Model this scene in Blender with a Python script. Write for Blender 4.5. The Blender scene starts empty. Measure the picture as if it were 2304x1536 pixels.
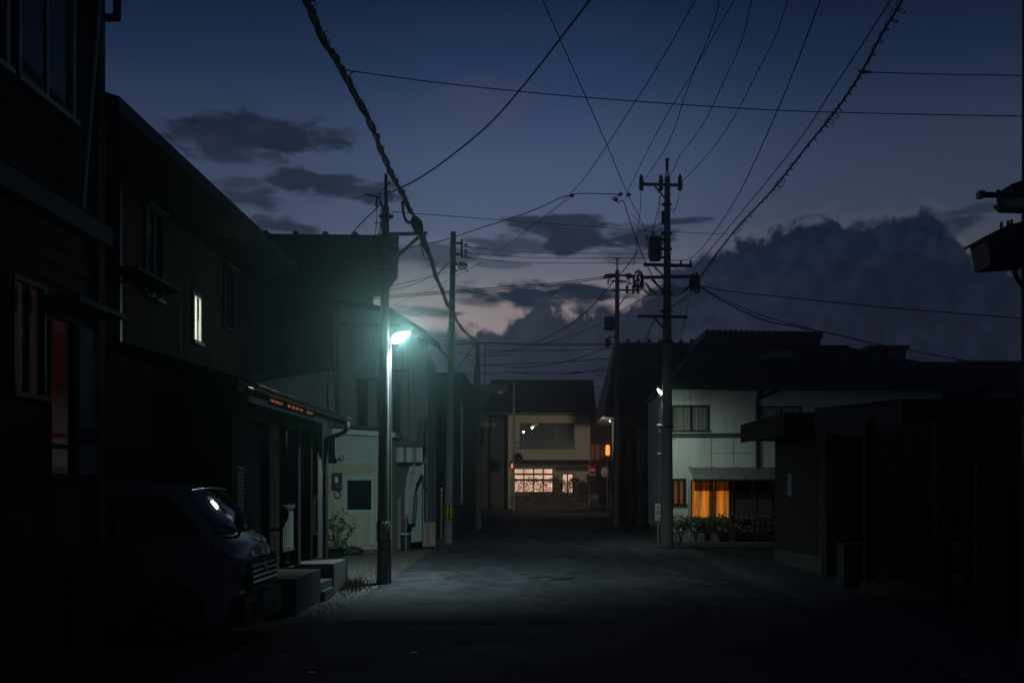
import bpy, math, random
from mathutils import Vector, noise as mnoise
random.seed(7)
S = bpy.context.scene
COL = S.collection
rad = math.radians
F, CX, HY, EYE = 2240.0, 1200.0, 1090.0, 1.8        # focal length in photo pixels, vanishing point, eye height

# ------------------------------------------------------------------ camera, sky, exposure
cam = bpy.data.cameras.new('camera'); cam_o = bpy.data.objects.new('camera', cam); COL.objects.link(cam_o)
cam_o.location = (0, 0, EYE); cam_o.rotation_euler = (rad(90), 0, 0)
cam.sensor_width = 36; cam.lens = F / 2304 * 36
cam.shift_x = (1152 - CX) / 2304; cam.shift_y = (HY - 768) / 2304
cam.clip_start = 0.1; cam.clip_end = 2000
S.camera = cam_o
S.view_settings.view_transform = 'Standard'; S.view_settings.look = 'None'
S.view_settings.exposure = 0; S.view_settings.gamma = 1; S.view_settings.use_curve_mapping = False
S.render.engine = 'CYCLES'
cy = S.cycles
cy.use_denoising = True
try: cy.denoiser = 'OPENIMAGEDENOISE'
except Exception: pass
cy.max_bounces = 5; cy.diffuse_bounces = 2; cy.glossy_bounces = 3; cy.transmission_bounces = 4
cy.volume_bounces = 0; cy.transparent_max_bounces = 8
cy.sample_clamp_indirect = 2.0; cy.sample_clamp_direct = 0
cy.caustics_reflective = False; cy.caustics_refractive = False
cy.use_adaptive_sampling = True; cy.adaptive_threshold = 0.01

def az(px): return math.degrees(math.atan((px - CX) / F))
def el(px, py): return math.degrees(math.atan((HY - py) / math.hypot(F, px - CX)))

world = bpy.data.worlds.new('World'); S.world = world; world.use_nodes = True
nt = world.node_tree; nt.nodes.clear(); L = nt.links.new
def nd(t, **k):
    n = nt.nodes.new(t)
    for a, b in k.items(): setattr(n, a, b)
    return n
def setin(sock, v):
    if hasattr(v, 'is_output'): L(v, sock)
    else: sock.default_value = v
def M(op, a, b=0.0, c=None):
    n = nd('ShaderNodeMath', operation=op); setin(n.inputs[0], a); setin(n.inputs[1], b)
    if c is not None: setin(n.inputs[2], c)
    return n.outputs[0]
def smooth(x, a, b):
    n = nd('ShaderNodeMapRange', interpolation_type='SMOOTHSTEP'); setin(n.inputs['Value'], x)
    n.inputs['From Min'].default_value = a; n.inputs['From Max'].default_value = b
    return n.outputs['Result']
def mixc(f, a, b, mode='MIX'):
    n = nd('ShaderNodeMix', data_type='RGBA', blend_type=mode)
    setin(n.inputs[0], f); setin(n.inputs[6], a); setin(n.inputs[7], b)
    return n.outputs[2]
tc = nd('ShaderNodeTexCoord'); sep = nd('ShaderNodeSeparateXYZ'); L(tc.outputs['Generated'], sep.inputs[0])
AZ = M('MULTIPLY', M('ARCTAN2', sep.outputs[0], sep.outputs[1]), 57.29578)
EL = M('MULTIPLY', M('ARCSINE', sep.outputs[2]), 57.29578)
def ramp(fac, stops):
    n = nd('ShaderNodeValToRGB'); e = n.color_ramp.elements
    while len(e) < len(stops): e.new(0.5)
    for i, (p, c) in enumerate(stops):
        e[i].position = p; e[i].color = (*c, 1)
    setin(n.inputs[0], fac); return n.outputs[0]
SKY_GAIN = 1.0
base = ramp(M('DIVIDE', EL, 90.0), [(0.0, (.24, .19, .19)), (8.5/90, (.36, .275, .265)), (10.2/90, (.265, .222, .240)), (12/90, (.146, .150, .195)),
            (14.5/90, (.080, .110, .188)), (18/90, (.058, .086, .166)), (22/90, (.0215, .044, .106)),
            (26/90, (.0080, .0190, .055)), (36/90, (.0075, .017, .048)), (1.0, (.0085, .018, .046))])
side = nd('ShaderNodeFloatCurve'); cv = side.mapping.curves[0]
def setcurve(cv, pts):
    while len(cv.points) < len(pts): cv.points.new(0.5, 0.5)
    for p, (x, y) in zip(cv.points, pts): p.location = (x, y); p.handle_type = 'AUTO'
setcurve(cv, [(0, .22), (.25, .28), (.40, .52), (.45, .68), (.477, .86), (.5, .98), (.52, .86), (.55, .56), (.60, .44), (.75, .27), (1, .22)])
side.mapping.update()
L(M('MINIMUM', M('MAXIMUM', M('DIVIDE', M('ADD', AZ, 180.0), 360.0), 0.0), 1.0), side.inputs['Value']); side.inputs['Factor'].default_value = 1
sidec = nd('ShaderNodeCombineColor'); 
for i in range(3): L(side.outputs[0], sidec.inputs[i])
col = mixc(1.0, base, sidec.outputs[0], 'MULTIPLY')
pc = nd('ShaderNodeCombineXYZ'); L(M('MULTIPLY', AZ, .34), pc.inputs[0]); L(M('MULTIPLY', EL, .8), pc.inputs[1])
def wnoise(scale, detail=6, rough=.6, vec=None, dist=0.0):
    n = nd('ShaderNodeTexNoise'); n.inputs['Scale'].default_value = scale; n.inputs['Detail'].default_value = detail
    n.inputs['Roughness'].default_value = rough; n.inputs['Distortion'].default_value = dist
    L(vec or pc.outputs[0], n.inputs['Vector']); return n.outputs['Fac']
N1 = wnoise(1.0, 7, .62, dist=.3)
pc2 = nd('ShaderNodeCombineXYZ'); L(M('MULTIPLY', AZ, .34), pc2.inputs[0]); L(M('MULTIPLY', EL, 1.05), pc2.inputs[1])
N2 = wnoise(1.0, 8, .62, pc2.outputs[0], .2)
pc3 = nd('ShaderNodeCombineXYZ'); L(M('MULTIPLY', AZ, .62), pc3.inputs[0]); L(M('MULTIPLY', EL, .62), pc3.inputs[1])
N4 = wnoise(1.3, 9, .58, pc3.outputs[0], .35)
N3 = wnoise(.35, 4, .5, pc2.outputs[0])
# faint pink streak high up
pk = smooth(M('SUBTRACT', 1.0, M('ADD', M('POWER', M('DIVIDE', M('SUBTRACT', AZ, az(1090)), 3.6), 2.0),
            M('POWER', M('DIVIDE', M('SUBTRACT', EL, el(1090, 225)), 1.8), 2.0))), 0, 1.2)
col = mixc(M('MULTIPLY', pk, M('MULTIPLY', N1, .42)), col, (.10, .062, .11, 1))
# separate clouds: (px, py, half width px, half height px, strength)
CL = [(575, 300, 165, 34, .95), (500, 322, 120, 26, .9), (540, 345, 90, 22, .8), (665, 412, 55, 26, .9), (780, 428, 115, 24, .9), (545, 438, 95, 24, .75),
      (640, 516, 70, 20, .85), (1270, 508, 130, 20, .9), (1330, 535, 160, 30, .95), (1560, 497, 65, 7, .8), (1150, 552, 110, 18, .75), (960, 575, 95, 24, .7),
      (1400, 575, 60, 16, .5), (1215, 664, 185, 24, 1.0), (1090, 676, 70, 10, .7), (955, 700, 65, 12, .8), (1130, 596, 60, 8, .5), (1330, 690, 60, 14, .8), (2140, 500, 70, 22, .8), (2205, 470, 40, 10, .6)]
mask = None
for (x, y, rx, ry, st) in CL:
    d = M('ADD', M('POWER', M('DIVIDE', M('SUBTRACT', AZ, az(x)), rx / 39.0 * 1.15), 2.0), M('POWER', M('DIVIDE', M('SUBTRACT', EL, el(x, y)), ry / 39.0 * 1.25), 2.0))
    m = M('SUBTRACT', 1.0, d)
    m = M('MULTIPLY', smooth(M('ADD', m, M('MULTIPLY', M('SUBTRACT', N2, .5), 4.6)), -.2, .72), st)
    mask = m if mask is None else M('MAXIMUM', mask, m)
cloud_c = ramp(N1, [(.25, (.0065, .0115, .026)), (.75, (.017, .024, .046))])
col = mixc(mask, col, cloud_c)
# the long low bank of cloud, its top traced as elevation over azimuth
TOP = [(-900, 640), (-200, 700), (500, 790), (900, 765), (1000, 735), (1090, 742), (1135, 725), (1180, 692), (1260, 686), (1330, 700), (1400, 690), (1480, 640), (1560, 590), (1640, 548), (1740, 526),
       (1795, 500), (1850, 484), (1930, 500), (1985, 492), (2050, 474), (2110, 488), (2150, 530), (2200, 572), (2260, 585), (2330, 570), (2700, 540), (3600, 600)]
fc = nd('ShaderNodeFloatCurve'); setcurve(fc.mapping.curves[0], [((az(x) + 45) / 90, el(x, y) / 20) for x, y in TOP]); fc.mapping.update()
L(M('MINIMUM', M('MAXIMUM', M('DIVIDE', M('ADD', AZ, 45.0), 90.0), 0.0), 1.0), fc.inputs['Value']); fc.inputs['Factor'].default_value = 1
edge = M('SUBTRACT', M('MULTIPLY', fc.outputs[0], 20.0), EL)
edge = M('ADD', edge, M('MULTIPLY', M('SUBTRACT', N4, .5), 3.4))
bank = smooth(edge, -.30, .50)
rim = M('MULTIPLY', smooth(edge, -.9, .05), smooth(edge, .5, .1))
bankc = ramp(M('ADD', M('MULTIPLY', N3, .45), M('MULTIPLY', N4, .55)), [(.38, (.0036, .0088, .0235)), (.5, (.0066, .0138, .033)), (.60, (.0150, .0235, .047))])
bankc = mixc(1.0, bankc, ramp(M('DIVIDE', M('ADD', AZ, 30.0), 60.0), [(0, (1, 1, 1)), (.48, (1.15, 1.15, 1.1)), (.72, (.74, .80, .86)), (1, (.48, .54, .64))]), 'MULTIPLY')
col = mixc(M('MULTIPLY', rim, .10), col, (.17, .15, .17, 1))
bank = M('MULTIPLY', bank, .96)
col = mixc(bank, col, bankc)
bg = nd('ShaderNodeBackground'); L(col, bg.inputs['Color']); bg.inputs['Strength'].default_value = SKY_GAIN
wo = nd('ShaderNodeOutputWorld'); L(bg.outputs[0], wo.inputs['Surface'])

# ------------------------------------------------------------------ helpers
def W(px, py, Y): return Vector(((px - CX) / F * Y, Y, EYE + (HY - py) / F * Y))
def X(px, Y): return (px - CX) / F * Y
def Z(py, Y): return EYE + (HY - py) / F * Y
def YX(px, x): return x * F / (px - CX)          # depth at which a plane x = const shows at photo column px
def wz(px, py, z): return W(px, py, (z - EYE) * F / (HY - py))

class MB:
    def __init__(s): s.v = []; s.f = []; s.sm = []
    def add(s, vs, fs, smooth=False):
        b = len(s.v); s.v += [Vector(p) for p in vs]
        for f in fs: s.f.append([b + i for i in f]); s.sm.append(smooth)
        return s
    def box(s, x0, x1, y0, y1, z0, z1):
        if x0 > x1: x0, x1 = x1, x0
        if y0 > y1: y0, y1 = y1, y0
        if z0 > z1: z0, z1 = z1, z0
        v = [(x, y, z) for z in (z0, z1) for y in (y0, y1) for x in (x0, x1)]
        return s.add(v, [(0, 2, 3, 1), (4, 5, 7, 6), (0, 1, 5, 4), (2, 6, 7, 3), (0, 4, 6, 2), (1, 3, 7, 5)])
    def bar(s, p, q, w, h=None, up=Vector((0, 0, 1))):
        h = h or w; p = Vector(p); q = Vector(q); d = (q - p).normalized()
        if abs(d.dot(up)) > .95: up = Vector((0, 1, 0))
        a = d.cross(up).normalized() * (w / 2); b = a.cross(d).normalized() * (h / 2)
        v = [p - a - b, p + a - b, p + a + b, p - a + b, q - a - b, q + a - b, q + a + b, q - a + b]
        return s.add(v, [(0, 3, 2, 1), (4, 5, 6, 7), (0, 1, 5, 4), (1, 2, 6, 5), (2, 3, 7, 6), (3, 0, 4, 7)])
    def tube(s, pts, r, n=8, cap=True, smooth=True):
        pts = [Vector(p) for p in pts]; m = len(pts)
        rs = r if isinstance(r, (list, tuple)) else [r] * m
        ref = None; vs = []; fs = []
        for i, p in enumerate(pts):
            d = (pts[min(i + 1, m - 1)] - pts[max(i - 1, 0)])
            d = d.normalized() if d.length > 1e-9 else Vector((0, 0, 1))
            if ref is None:
                ref = d.orthogonal().normalized()
            a = (ref - d * ref.dot(d))
            a = a.normalized() if a.length > 1e-6 else d.orthogonal().normalized()
            ref = a; b = d.cross(a)
            for k in range(n):
                t = 2 * math.pi * k / n
                vs.append(p + (a * math.cos(t) + b * math.sin(t)) * rs[i])
        for i in range(m - 1):
            for k in range(n):
                k2 = (k + 1) % n
                fs.append((i * n + k, i * n + k2, (i + 1) * n + k2, (i + 1) * n + k))
        s.add(vs, fs, smooth)
        if cap: s.add([vs[k] for k in range(n)], [tuple(reversed(range(n)))]); s.add([vs[(m - 1) * n + k] for k in range(n)], [tuple(range(n))])
        return s
    def cyl(s, p, q, r, n=12, r2=None): return s.tube([p, q], [r, r if r2 is None else r2], n)
    def lathe(s, prof, c, axis=Vector((0, 0, 1)), n=16):
        axis = Vector(axis).normalized(); a = axis.orthogonal().normalized(); b = axis.cross(a); c = Vector(c); vs = []; fs = []
        for r, z in prof:
            for k in range(n):
                t = 2 * math.pi * k / n; vs.append(c + axis * z + (a * math.cos(t) + b * math.sin(t)) * r)
        for i in range(len(prof) - 1):
            for k in range(n):
                k2 = (k + 1) % n; fs.append((i * n + k, i * n + k2, (i + 1) * n + k2, (i + 1) * n + k))
        return s.add(vs, fs, True)
    def prism(s, pts, vec):
        pts = [Vector(p) for p in pts]; vec = Vector(vec); n = len(pts)
        return s.add(pts + [p + vec for p in pts], [tuple(range(n)), tuple(reversed(range(n, 2 * n)))] + [(i, i + n, (i + 1) % n + n, (i + 1) % n) for i in range(n)])
    def quad(s, *p): return s.add(p, [tuple(range(len(p)))])
    def ball(s, c, r, n=10, m=6):
        rx, ry, rz = (r, r, r) if not isinstance(r, (tuple, list)) else r; c = Vector(c); vs = []; fs = []
        for i in range(m + 1):
            ph = math.pi * i / m
            for k in range(n):
                t = 2 * math.pi * k / n
                vs.append(c + Vector((rx * math.sin(ph) * math.cos(t), ry * math.sin(ph) * math.sin(t), rz * math.cos(ph))))
        for i in range(m):
            for k in range(n):
                k2 = (k + 1) % n; fs.append((i * n + k, (i + 1) * n + k, (i + 1) * n + k2, i * n + k2))
        return s.add(vs, fs, True)
    def wall(s, axis, pos, back, u0, u1, z0, z1, holes=()):
        """slab between pos (outer face) and back along axis, with real openings; u is the other horizontal axis"""
        us = sorted({u0, u1, *[h[0] for h in holes], *[h[1] for h in holes]}); zs = sorted({z0, z1, *[h[2] for h in holes], *[h[3] for h in holes]})
        us = [u for u in us if u0 <= u <= u1]; zs = [z for z in zs if z0 <= z <= z1]
        def solid(i, j):
            if not (0 <= i < len(us) - 1 and 0 <= j < len(zs) - 1): return False
            a = (us[i] + us[i + 1]) / 2; b = (zs[j] + zs[j + 1]) / 2
            return not any(h[0] < a < h[1] and h[2] < b < h[3] for h in holes)
        P = (lambda d, u, z: (d, u, z)) if axis == 'x' else (lambda d, u, z: (u, d, z))
        for i in range(len(us) - 1):
            for j in range(len(zs) - 1):
                if not solid(i, j): continue
                a, b, c, d = us[i], us[i + 1], zs[j], zs[j + 1]
                s.quad(P(pos, a, c), P(pos, b, c), P(pos, b, d), P(pos, a, d)); s.quad(P(back, a, c), P(back, b, c), P(back, b, d), P(back, a, d))
                if not solid(i - 1, j): s.quad(P(pos, a, c), P(back, a, c), P(back, a, d), P(pos, a, d))
                if not solid(i + 1, j): s.quad(P(pos, b, c), P(back, b, c), P(back, b, d), P(pos, b, d))
                if not solid(i, j - 1): s.quad(P(pos, a, c), P(pos, b, c), P(back, b, c), P(back, a, c))
                if not solid(i, j + 1): s.quad(P(pos, a, d), P(pos, b, d), P(back, b, d), P(back, a, d))
        return s
    def build(s, name, m, parent=None, label=None, kind=None, origin=None):
        me = bpy.data.meshes.new(name)
        root = parent
        while root is not None and root.parent is not None: root = root.parent
        if origin is None:
            if parent is None:
                xs = [p.x for p in s.v]; ys = [p.y for p in s.v]; zs = [p.z for p in s.v]
                origin = Vector(((min(xs) + max(xs)) / 2, (min(ys) + max(ys)) / 2, min(zs)))
            else: origin = root.location
        me.from_pydata([p - origin for p in s.v], [], s.f)
        for p, q in zip(me.polygons, s.sm): p.use_smooth = q
        mm = m if isinstance(m, (list, tuple)) else [m]
        for q in mm: me.materials.append(q)
        me.update()
        o = bpy.data.objects.new(name, me); COL.objects.link(o)
        if parent is None: o.location = origin
        else: o.parent = parent
        if label: o['label'] = label
        if kind: o['kind'] = kind
        return o
def tag(o, label, cat, group=None):
    o['label'] = label; o['category'] = cat
    if group: o['group'] = group
    return o
def thing(name, label, cat, loc, group=None):
    o = bpy.data.objects.new(name, None); COL.objects.link(o); o.location = Vector(loc); o.empty_display_size = .2
    return tag(o, label, cat, group)
def share(src, off, name=None):
    """another piece of the same mesh under the same parent, moved by off"""
    c = src.copy(); COL.objects.link(c); c.parent = src.parent; c.location = Vector(src.location) + Vector(off)
    return c
def struct(name, mb, m): return mb.build(name, m, kind='structure')
def spline(pts, n=8):
    pts = [Vector(p) for p in pts]
    if len(pts) == 2: return [pts[0].lerp(pts[1], i / n) for i in range(n + 1)]
    out = []; P = [pts[0] * 2 - pts[1]] + pts + [pts[-1] * 2 - pts[-2]]
    for i in range(1, len(P) - 2):
        a, b, c, d = P[i - 1:i + 3]
        for k in range(n):
            t = k / n
            out.append(.5 * ((2 * b) + (c - a) * t + (2 * a - 5 * b + 4 * c - d) * t * t + (3 * b - a - 3 * c + d) * t ** 3))
    out.append(pts[-1]); return out

# ------------------------------------------------------------------ materials
def mat(name, c, rough=.8, var=.3, scale=3.0, bump=.2, bscale=70, metal=0.0, streak=0.0, spec=.4, emit=None, estr=0.0, dirt=None, dirt_amt=.5, coat=0.0):
    m = bpy.data.materials.new(name); m.use_nodes = True; t = m.node_tree; n = t.nodes; ln = t.links.new
    b = n['Principled BSDF']; b.inputs['Roughness'].default_value = rough; b.inputs['Metallic'].default_value = metal
    b.inputs['Specular IOR Level'].default_value = spec; b.inputs['Coat Weight'].default_value = coat
    g = n.new('ShaderNodeNewGeometry')
    def tn(sc, det, vec): 
        q = n.new('ShaderNodeTexNoise'); q.inputs['Scale'].default_value = sc; q.inputs['Detail'].default_value = det; q.inputs['Roughness'].default_value = .6
        ln(vec, q.inputs['Vector']); return q.outputs['Fac']
    def mx(f, a, bb, mode='MIX'):
        q = n.new('ShaderNodeMix'); q.data_type = 'RGBA'; q.blend_type = mode
        for sk, v in ((q.inputs[0], f), (q.inputs[6], a), (q.inputs[7], bb)):
            if hasattr(v, 'is_output'): ln(v, sk)
            else: sk.default_value = v
        return q.outputs[2]
    lo = tuple(max(0, x * (1 - var)) for x in c) + (1,); hi = tuple(min(1, x * (1 + var)) for x in c) + (1,)
    out = mx(tn(scale, 5, g.outputs['Position']), lo, hi)
    if streak or dirt:
        mp = n.new('ShaderNodeMapping'); mp.inputs['Scale'].default_value = (5, 5, .45); ln(g.outputs['Position'], mp.inputs['Vector'])
        sn = tn(1.6, 5, mp.outputs[0]); r = n.new('ShaderNodeMapRange'); r.inputs['From Min'].default_value = .48; r.inputs['From Max'].default_value = .72
        ln(sn, r.inputs['Value']); q = n.new('ShaderNodeMath'); q.operation = 'MULTIPLY'; q.inputs[1].default_value = streak or dirt_amt; ln(r.outputs[0], q.inputs[0])
        out = mx(q.outputs[0], out, (*(dirt or tuple(x * .35 for x in c)), 1))
    ln(out, b.inputs['Base Color'])
    rr = n.new('ShaderNodeMapRange'); rr.inputs['To Min'].default_value = max(.01, rough - min(.12, rough * .3)); rr.inputs['To Max'].default_value = min(1, rough + min(.12, rough * .3))
    ln(tn(scale * 2.3, 3, g.outputs['Position']), rr.inputs['Value']); ln(rr.outputs[0], b.inputs['Roughness'])
    if bump:
        bp = n.new('ShaderNodeBump'); bp.inputs['Strength'].default_value = bump; bp.inputs['Distance'].default_value = .01
        ln(tn(bscale, 4, g.outputs['Position']), bp.inputs['Height']); ln(bp.outputs[0], b.inputs['Normal'])
    if emit:
        b.inputs['Emission Color'].default_value = (*emit, 1); b.inputs['Emission Strength'].default_value = estr
    return m
def glow(name, c, strength, folds=0.0, fs=18.0, base=(.3, .3, .3)):
    """a glowing surface: curtain, paper, lamp cover, or a reflection put in as emission; folds = vertical cloth folds in how much light comes through"""
    m = bpy.data.materials.new(name); m.use_nodes = True; t = m.node_tree; n = t.nodes; ln = t.links.new; b = n['Principled BSDF']
    b.inputs['Base Color'].default_value = (*base, 1); b.inputs['Roughness'].default_value = .8
    b.inputs['Emission Color'].default_value = (*c, 1); b.inputs['Emission Strength'].default_value = strength
    if folds:
        g = n.new('ShaderNodeNewGeometry'); mp = n.new('ShaderNodeMapping'); mp.inputs['Scale'].default_value = (fs, fs, .5); ln(g.outputs['Position'], mp.inputs['Vector'])
        q = n.new('ShaderNodeTexNoise'); q.inputs['Scale'].default_value = 1; q.inputs['Detail'].default_value = 3; ln(mp.outputs[0], q.inputs['Vector'])
        r = n.new('ShaderNodeMapRange'); r.inputs['From Min'].default_value = .3; r.inputs['From Max'].default_value = .7
        r.inputs['To Min'].default_value = strength * (1 - folds); r.inputs['To Max'].default_value = strength * (1 + folds * .6)
        ln(q.outputs['Fac'], r.inputs['Value']); ln(r.outputs[0], b.inputs['Emission Strength'])
    return m
def clear_glass(name, tint=(.9, .95, .95), refl=.10):
    m = bpy.data.materials.new(name); m.use_nodes = True; t = m.node_tree; n = t.nodes; n.clear(); ln = t.links.new
    a = n.new('ShaderNodeBsdfTransparent'); a.inputs[0].default_value = (*tint, 1); g = n.new('ShaderNodeBsdfGlossy'); g.inputs['Roughness'].default_value = .03
    x = n.new('ShaderNodeMixShader'); x.inputs[0].default_value = refl; ln(a.outputs[0], x.inputs[1]); ln(g.outputs[0], x.inputs[2])
    o = n.new('ShaderNodeOutputMaterial'); ln(x.outputs[0], o.inputs[0]); return m
m_concrete = mat('pole_concrete', (.19, .19, .185), .85, .25, 2, .3, 90, streak=.3)
m_paving = mat('paving_concrete', (.115, .118, .108), .85, .3, 2.5, .4, 80)
m_gravel = mat('gravel', (.10, .098, .09), .95, .6, 14, .9, 120)
m_steel = mat('galvanised_steel', (.38, .39, .40), .45, .15, 6, .05, metal=.8)
m_dark_steel = mat('dark_steel', (.05, .05, .055), .5, .3, 8, .1, metal=.5)
m_black = mat('black_rubber', (.018, .018, .018), .6, .2, 8, .05)
m_wire = mat('cable_black', (.015, .015, .016), .55, .2, 9, .05)
m_porcelain = mat('insulator_porcelain', (.16, .10, .07), .25, .2, 8, 0)
m_wood_dark = mat('dark_timber', (.055, .042, .034), .75, .4, 5, .4, 60, streak=.5)
m_forecourt = mat('worn_forecourt', (.05, .05, .048), .9, .4, 2, .5, 80)
m_far_roof = mat('black_roof', (.018, .019, .021), .85, .3, 3, .3, 40)
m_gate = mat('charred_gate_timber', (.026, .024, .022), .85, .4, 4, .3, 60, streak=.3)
m_footing = mat('mossy_footing', (.075, .078, .07), .9, .4, 4, .5, 60, streak=.4)
m_wood = mat('weathered_timber', (.11, .085, .062), .8, .35, 5, .4, 60, streak=.5)
m_mortar = mat('mortar_wall', (.12, .105, .08), .9, .5, 1.2, .8, 30, streak=.8)
m_metal_wall = mat('brown_siding', (.12, .105, .085), .5, .25, 2, .15, 40, streak=.35)
m_roof = mat('roof_dark', (.045, .047, .052), .6, .35, 3, .3, 40, streak=.3)
m_roof_tile = mat('roof_tile_glazed', (.02, .02, .021), .7, .4, 5, .15, 40)
m_cream = mat('cream_render', (.36, .38, .25), .9, .25, 1.2, .4, 60, streak=.6, dirt=(.2, .17, .1))
m_beige = mat('beige_render', (.50, .45, .36), .9, .12, 1.0, .3, 60, streak=.3, dirt=(.22, .18, .13))
m_white_wall = mat('white_render', (.66, .68, .63), .9, .16, .8, .35, 60, streak=.28, dirt=(.33, .34, .3))
m_pale_panel = mat('pale_metal_panel', (.50, .55, .52), .6, .12, 1.5, .1, 40, streak=.3, dirt=(.25, .28, .25))
m_panel_cyan = mat('pale_cyan_panel', (.33, .42, .39), .6, .12, 1.5, .1, 40, streak=.3, dirt=(.2, .25, .22))
m_grey_wall = mat('grey_siding', (.20, .22, .23), .75, .35, 1.5, .3, 40, streak=.7)
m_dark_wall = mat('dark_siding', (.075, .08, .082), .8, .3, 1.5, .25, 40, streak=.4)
m_glass = mat('dark_glass', (.012, .014, .016), .06, .0, 3, 0, spec=.6)
m_clear = clear_glass('window_glass')
m_alu = mat('window_aluminium', (.30, .31, .31), .45, .15, 5, .05, metal=.6)
m_dark_frame = mat('bronze_frame', (.05, .045, .04), .45, .2, 5, .05, metal=.5)
m_white_frame = mat('white_frame', (.55, .58, .54), .5, .12, 5, .05, streak=.2)
m_tile = mat('wall_tile', (.17, .12, .085), .4, .3, 7, .1, 30)
m_yellow = mat('yellow_band', (.55, .36, .02), .5, .25, 9, .1)
m_foliage = mat('leaf_green', (.045, .085, .028), .6, .5, 9, .1)
m_foliage2 = mat('leaf_dark', (.035, .05, .022), .6, .5, 9, .1)
m_dry = mat('dry_grass', (.10, .07, .03), .8, .4, 12, .1)
m_bark = mat('bark', (.07, .055, .04), .9, .4, 12, .5)
m_red = mat('red_paint', (.42, .03, .025), .5, .25, 6, .1)
m_blue = mat('sign_blue', (.02, .09, .32), .45, .2, 6, .05)
m_white = mat('white_paint', (.72, .74, .72), .5, .1, 6, .05)
m_banner = mat('banner_cloth', (.24, .275, .26), .85, .12, 3, .15, 30)
m_ink = mat('black_ink', (.03, .03, .035), .7, .2, 8, 0)
m_van = mat('van_paint', (.26, .285, .27), .35, .06, 3, 0, metal=.12, coat=1.0)
m_chrome = mat('chrome', (.65, .66, .68), .12, .05, 6, 0, metal=1.0)
m_lens = mat('lamp_lens', (.22, .24, .25), .08, .2, 12, .2, 60, spec=.8)
m_curtain = mat('grey_curtain', (.55, .44, .37), .95, .2, 6, .1)
m_mirror = mat('mirror', (.55, .57, .58), .05, .02, 3, 0, metal=1.0)
# ------------------------------------------------------------------ the setting
def asphalt():
    m = bpy.data.materials.new('asphalt'); m.use_nodes = True; t = m.node_tree; n = t.nodes; ln = t.links.new; b = n['Principled BSDF']
    g = n.new('ShaderNodeNewGeometry')
    def tn(sc, det, ro=.6, vec=None, dist=0):
        q = n.new('ShaderNodeTexNoise'); q.inputs['Scale'].default_value = sc; q.inputs['Detail'].default_value = det; q.inputs['Roughness'].default_value = ro; q.inputs['Distortion'].default_value = dist
        ln(vec or g.outputs['Position'], q.inputs['Vector']); return q.outputs['Fac']
    def rp(f, st):
        r = n.new('ShaderNodeValToRGB'); e = r.color_ramp.elements
        while len(e) < len(st): e.new(.5)
        for i, (p, c) in enumerate(st): e[i].position = p; e[i].color = (*c, 1)
        ln(f, r.inputs[0]); return r.outputs[0]
    def mul(a, bb):
        q = n.new('ShaderNodeMix'); q.data_type = 'RGBA'; q.blend_type = 'MULTIPLY'; q.inputs[0].default_value = 1; ln(a, q.inputs[6]); ln(bb, q.inputs[7]); return q.outputs[2]
    mp = n.new('ShaderNodeMapping'); mp.inputs['Scale'].default_value = (1.0, .22, 1); ln(g.outputs['Position'], mp.inputs['Vector'])
    big = rp(tn(.55, 5, .6, mp.outputs[0]), [(.32, (.028, .031, .036)), (.48, (.052, .056, .062)), (.68, (.090, .094, .100))])
    grain = rp(tn(140, 3, .8), [(.30, (.25, .25, .25)), (.66, (1.5, 1.5, 1.5))])
    vo = n.new('ShaderNodeTexVoronoi'); vo.feature = 'DISTANCE_TO_EDGE'; vo.inputs['Scale'].default_value = .38
    wv = n.new('ShaderNodeVectorMath'); wv.operation = 'ADD'; nz = n.new('ShaderNodeTexNoise'); nz.inputs['Scale'].default_value = 1.1; nz.inputs['Detail'].default_value = 5
    ln(g.outputs['Position'], nz.inputs['Vector']); ln(g.outputs['Position'], wv.inputs[0]); ln(nz.outputs['Color'], wv.inputs[1]); ln(wv.outputs[0], vo.inputs['Vector'])
    crack = rp(vo.outputs['Distance'], [(0, (.25, .25, .25)), (.016, (1, 1, 1))])
    spot = rp(tn(1.7, 4, .65), [(.36, (.55, .55, .55)), (.58, (1.12, 1.12, 1.12))])
    agg = rp(tn(26, 3, .9), [(.36, (.45, .45, .45)), (.52, (1, 1, 1)), (.70, (1.7, 1.7, 1.7))])
    ln(mul(mul(mul(mul(big, grain), crack), spot), agg), b.inputs['Base Color'])
    rr = n.new('ShaderNodeMapRange'); rr.inputs['To Min'].default_value = .55; rr.inputs['To Max'].default_value = .95; ln(tn(.8, 4), rr.inputs['Value']); ln(rr.outputs[0], b.inputs['Roughness'])
    bp = n.new('ShaderNodeBump'); bp.inputs['Strength'].default_value = .55; bp.inputs['Distance'].default_value = .012; ln(tn(95, 4, .8), bp.inputs['Height']); ln(bp.outputs[0], b.inputs['Normal'])
    b.inputs['Specular IOR Level'].default_value = .35
    return m
m_asphalt = asphalt()
m_earth = mat('bare_earth', (.075, .068, .055), .95, .45, 2.5, .7, 60)
def sheet(name, x0, x1, y0, y1, z, m): return struct(name, MB().quad((x0, y0, z), (x1, y0, z), (x1, y1, z), (x0, y1, z)), m)
sheet('ground', -80, 80, -22, 140, -.012, m_earth)
sheet('road', -2.75, 4.0, -20, 63.5, 0, m_asphalt)
sheet('cross_road', -60, 60, 63.5, 70.5, 0.0, m_asphalt)
sheet('far_road', 3.6, 7.6, 70.5, 135, 0, m_asphalt)
sheet('gravel_verge', -5.6, -2.75, -5, 63, -.004, m_gravel)
sheet('forecourt', 4.56, 7.5, 2, 30, -.004, m_forecourt)
m_patch = mat('asphalt_patch', (.035, .036, .038), .85, .3, 5, .6, 100)
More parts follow.
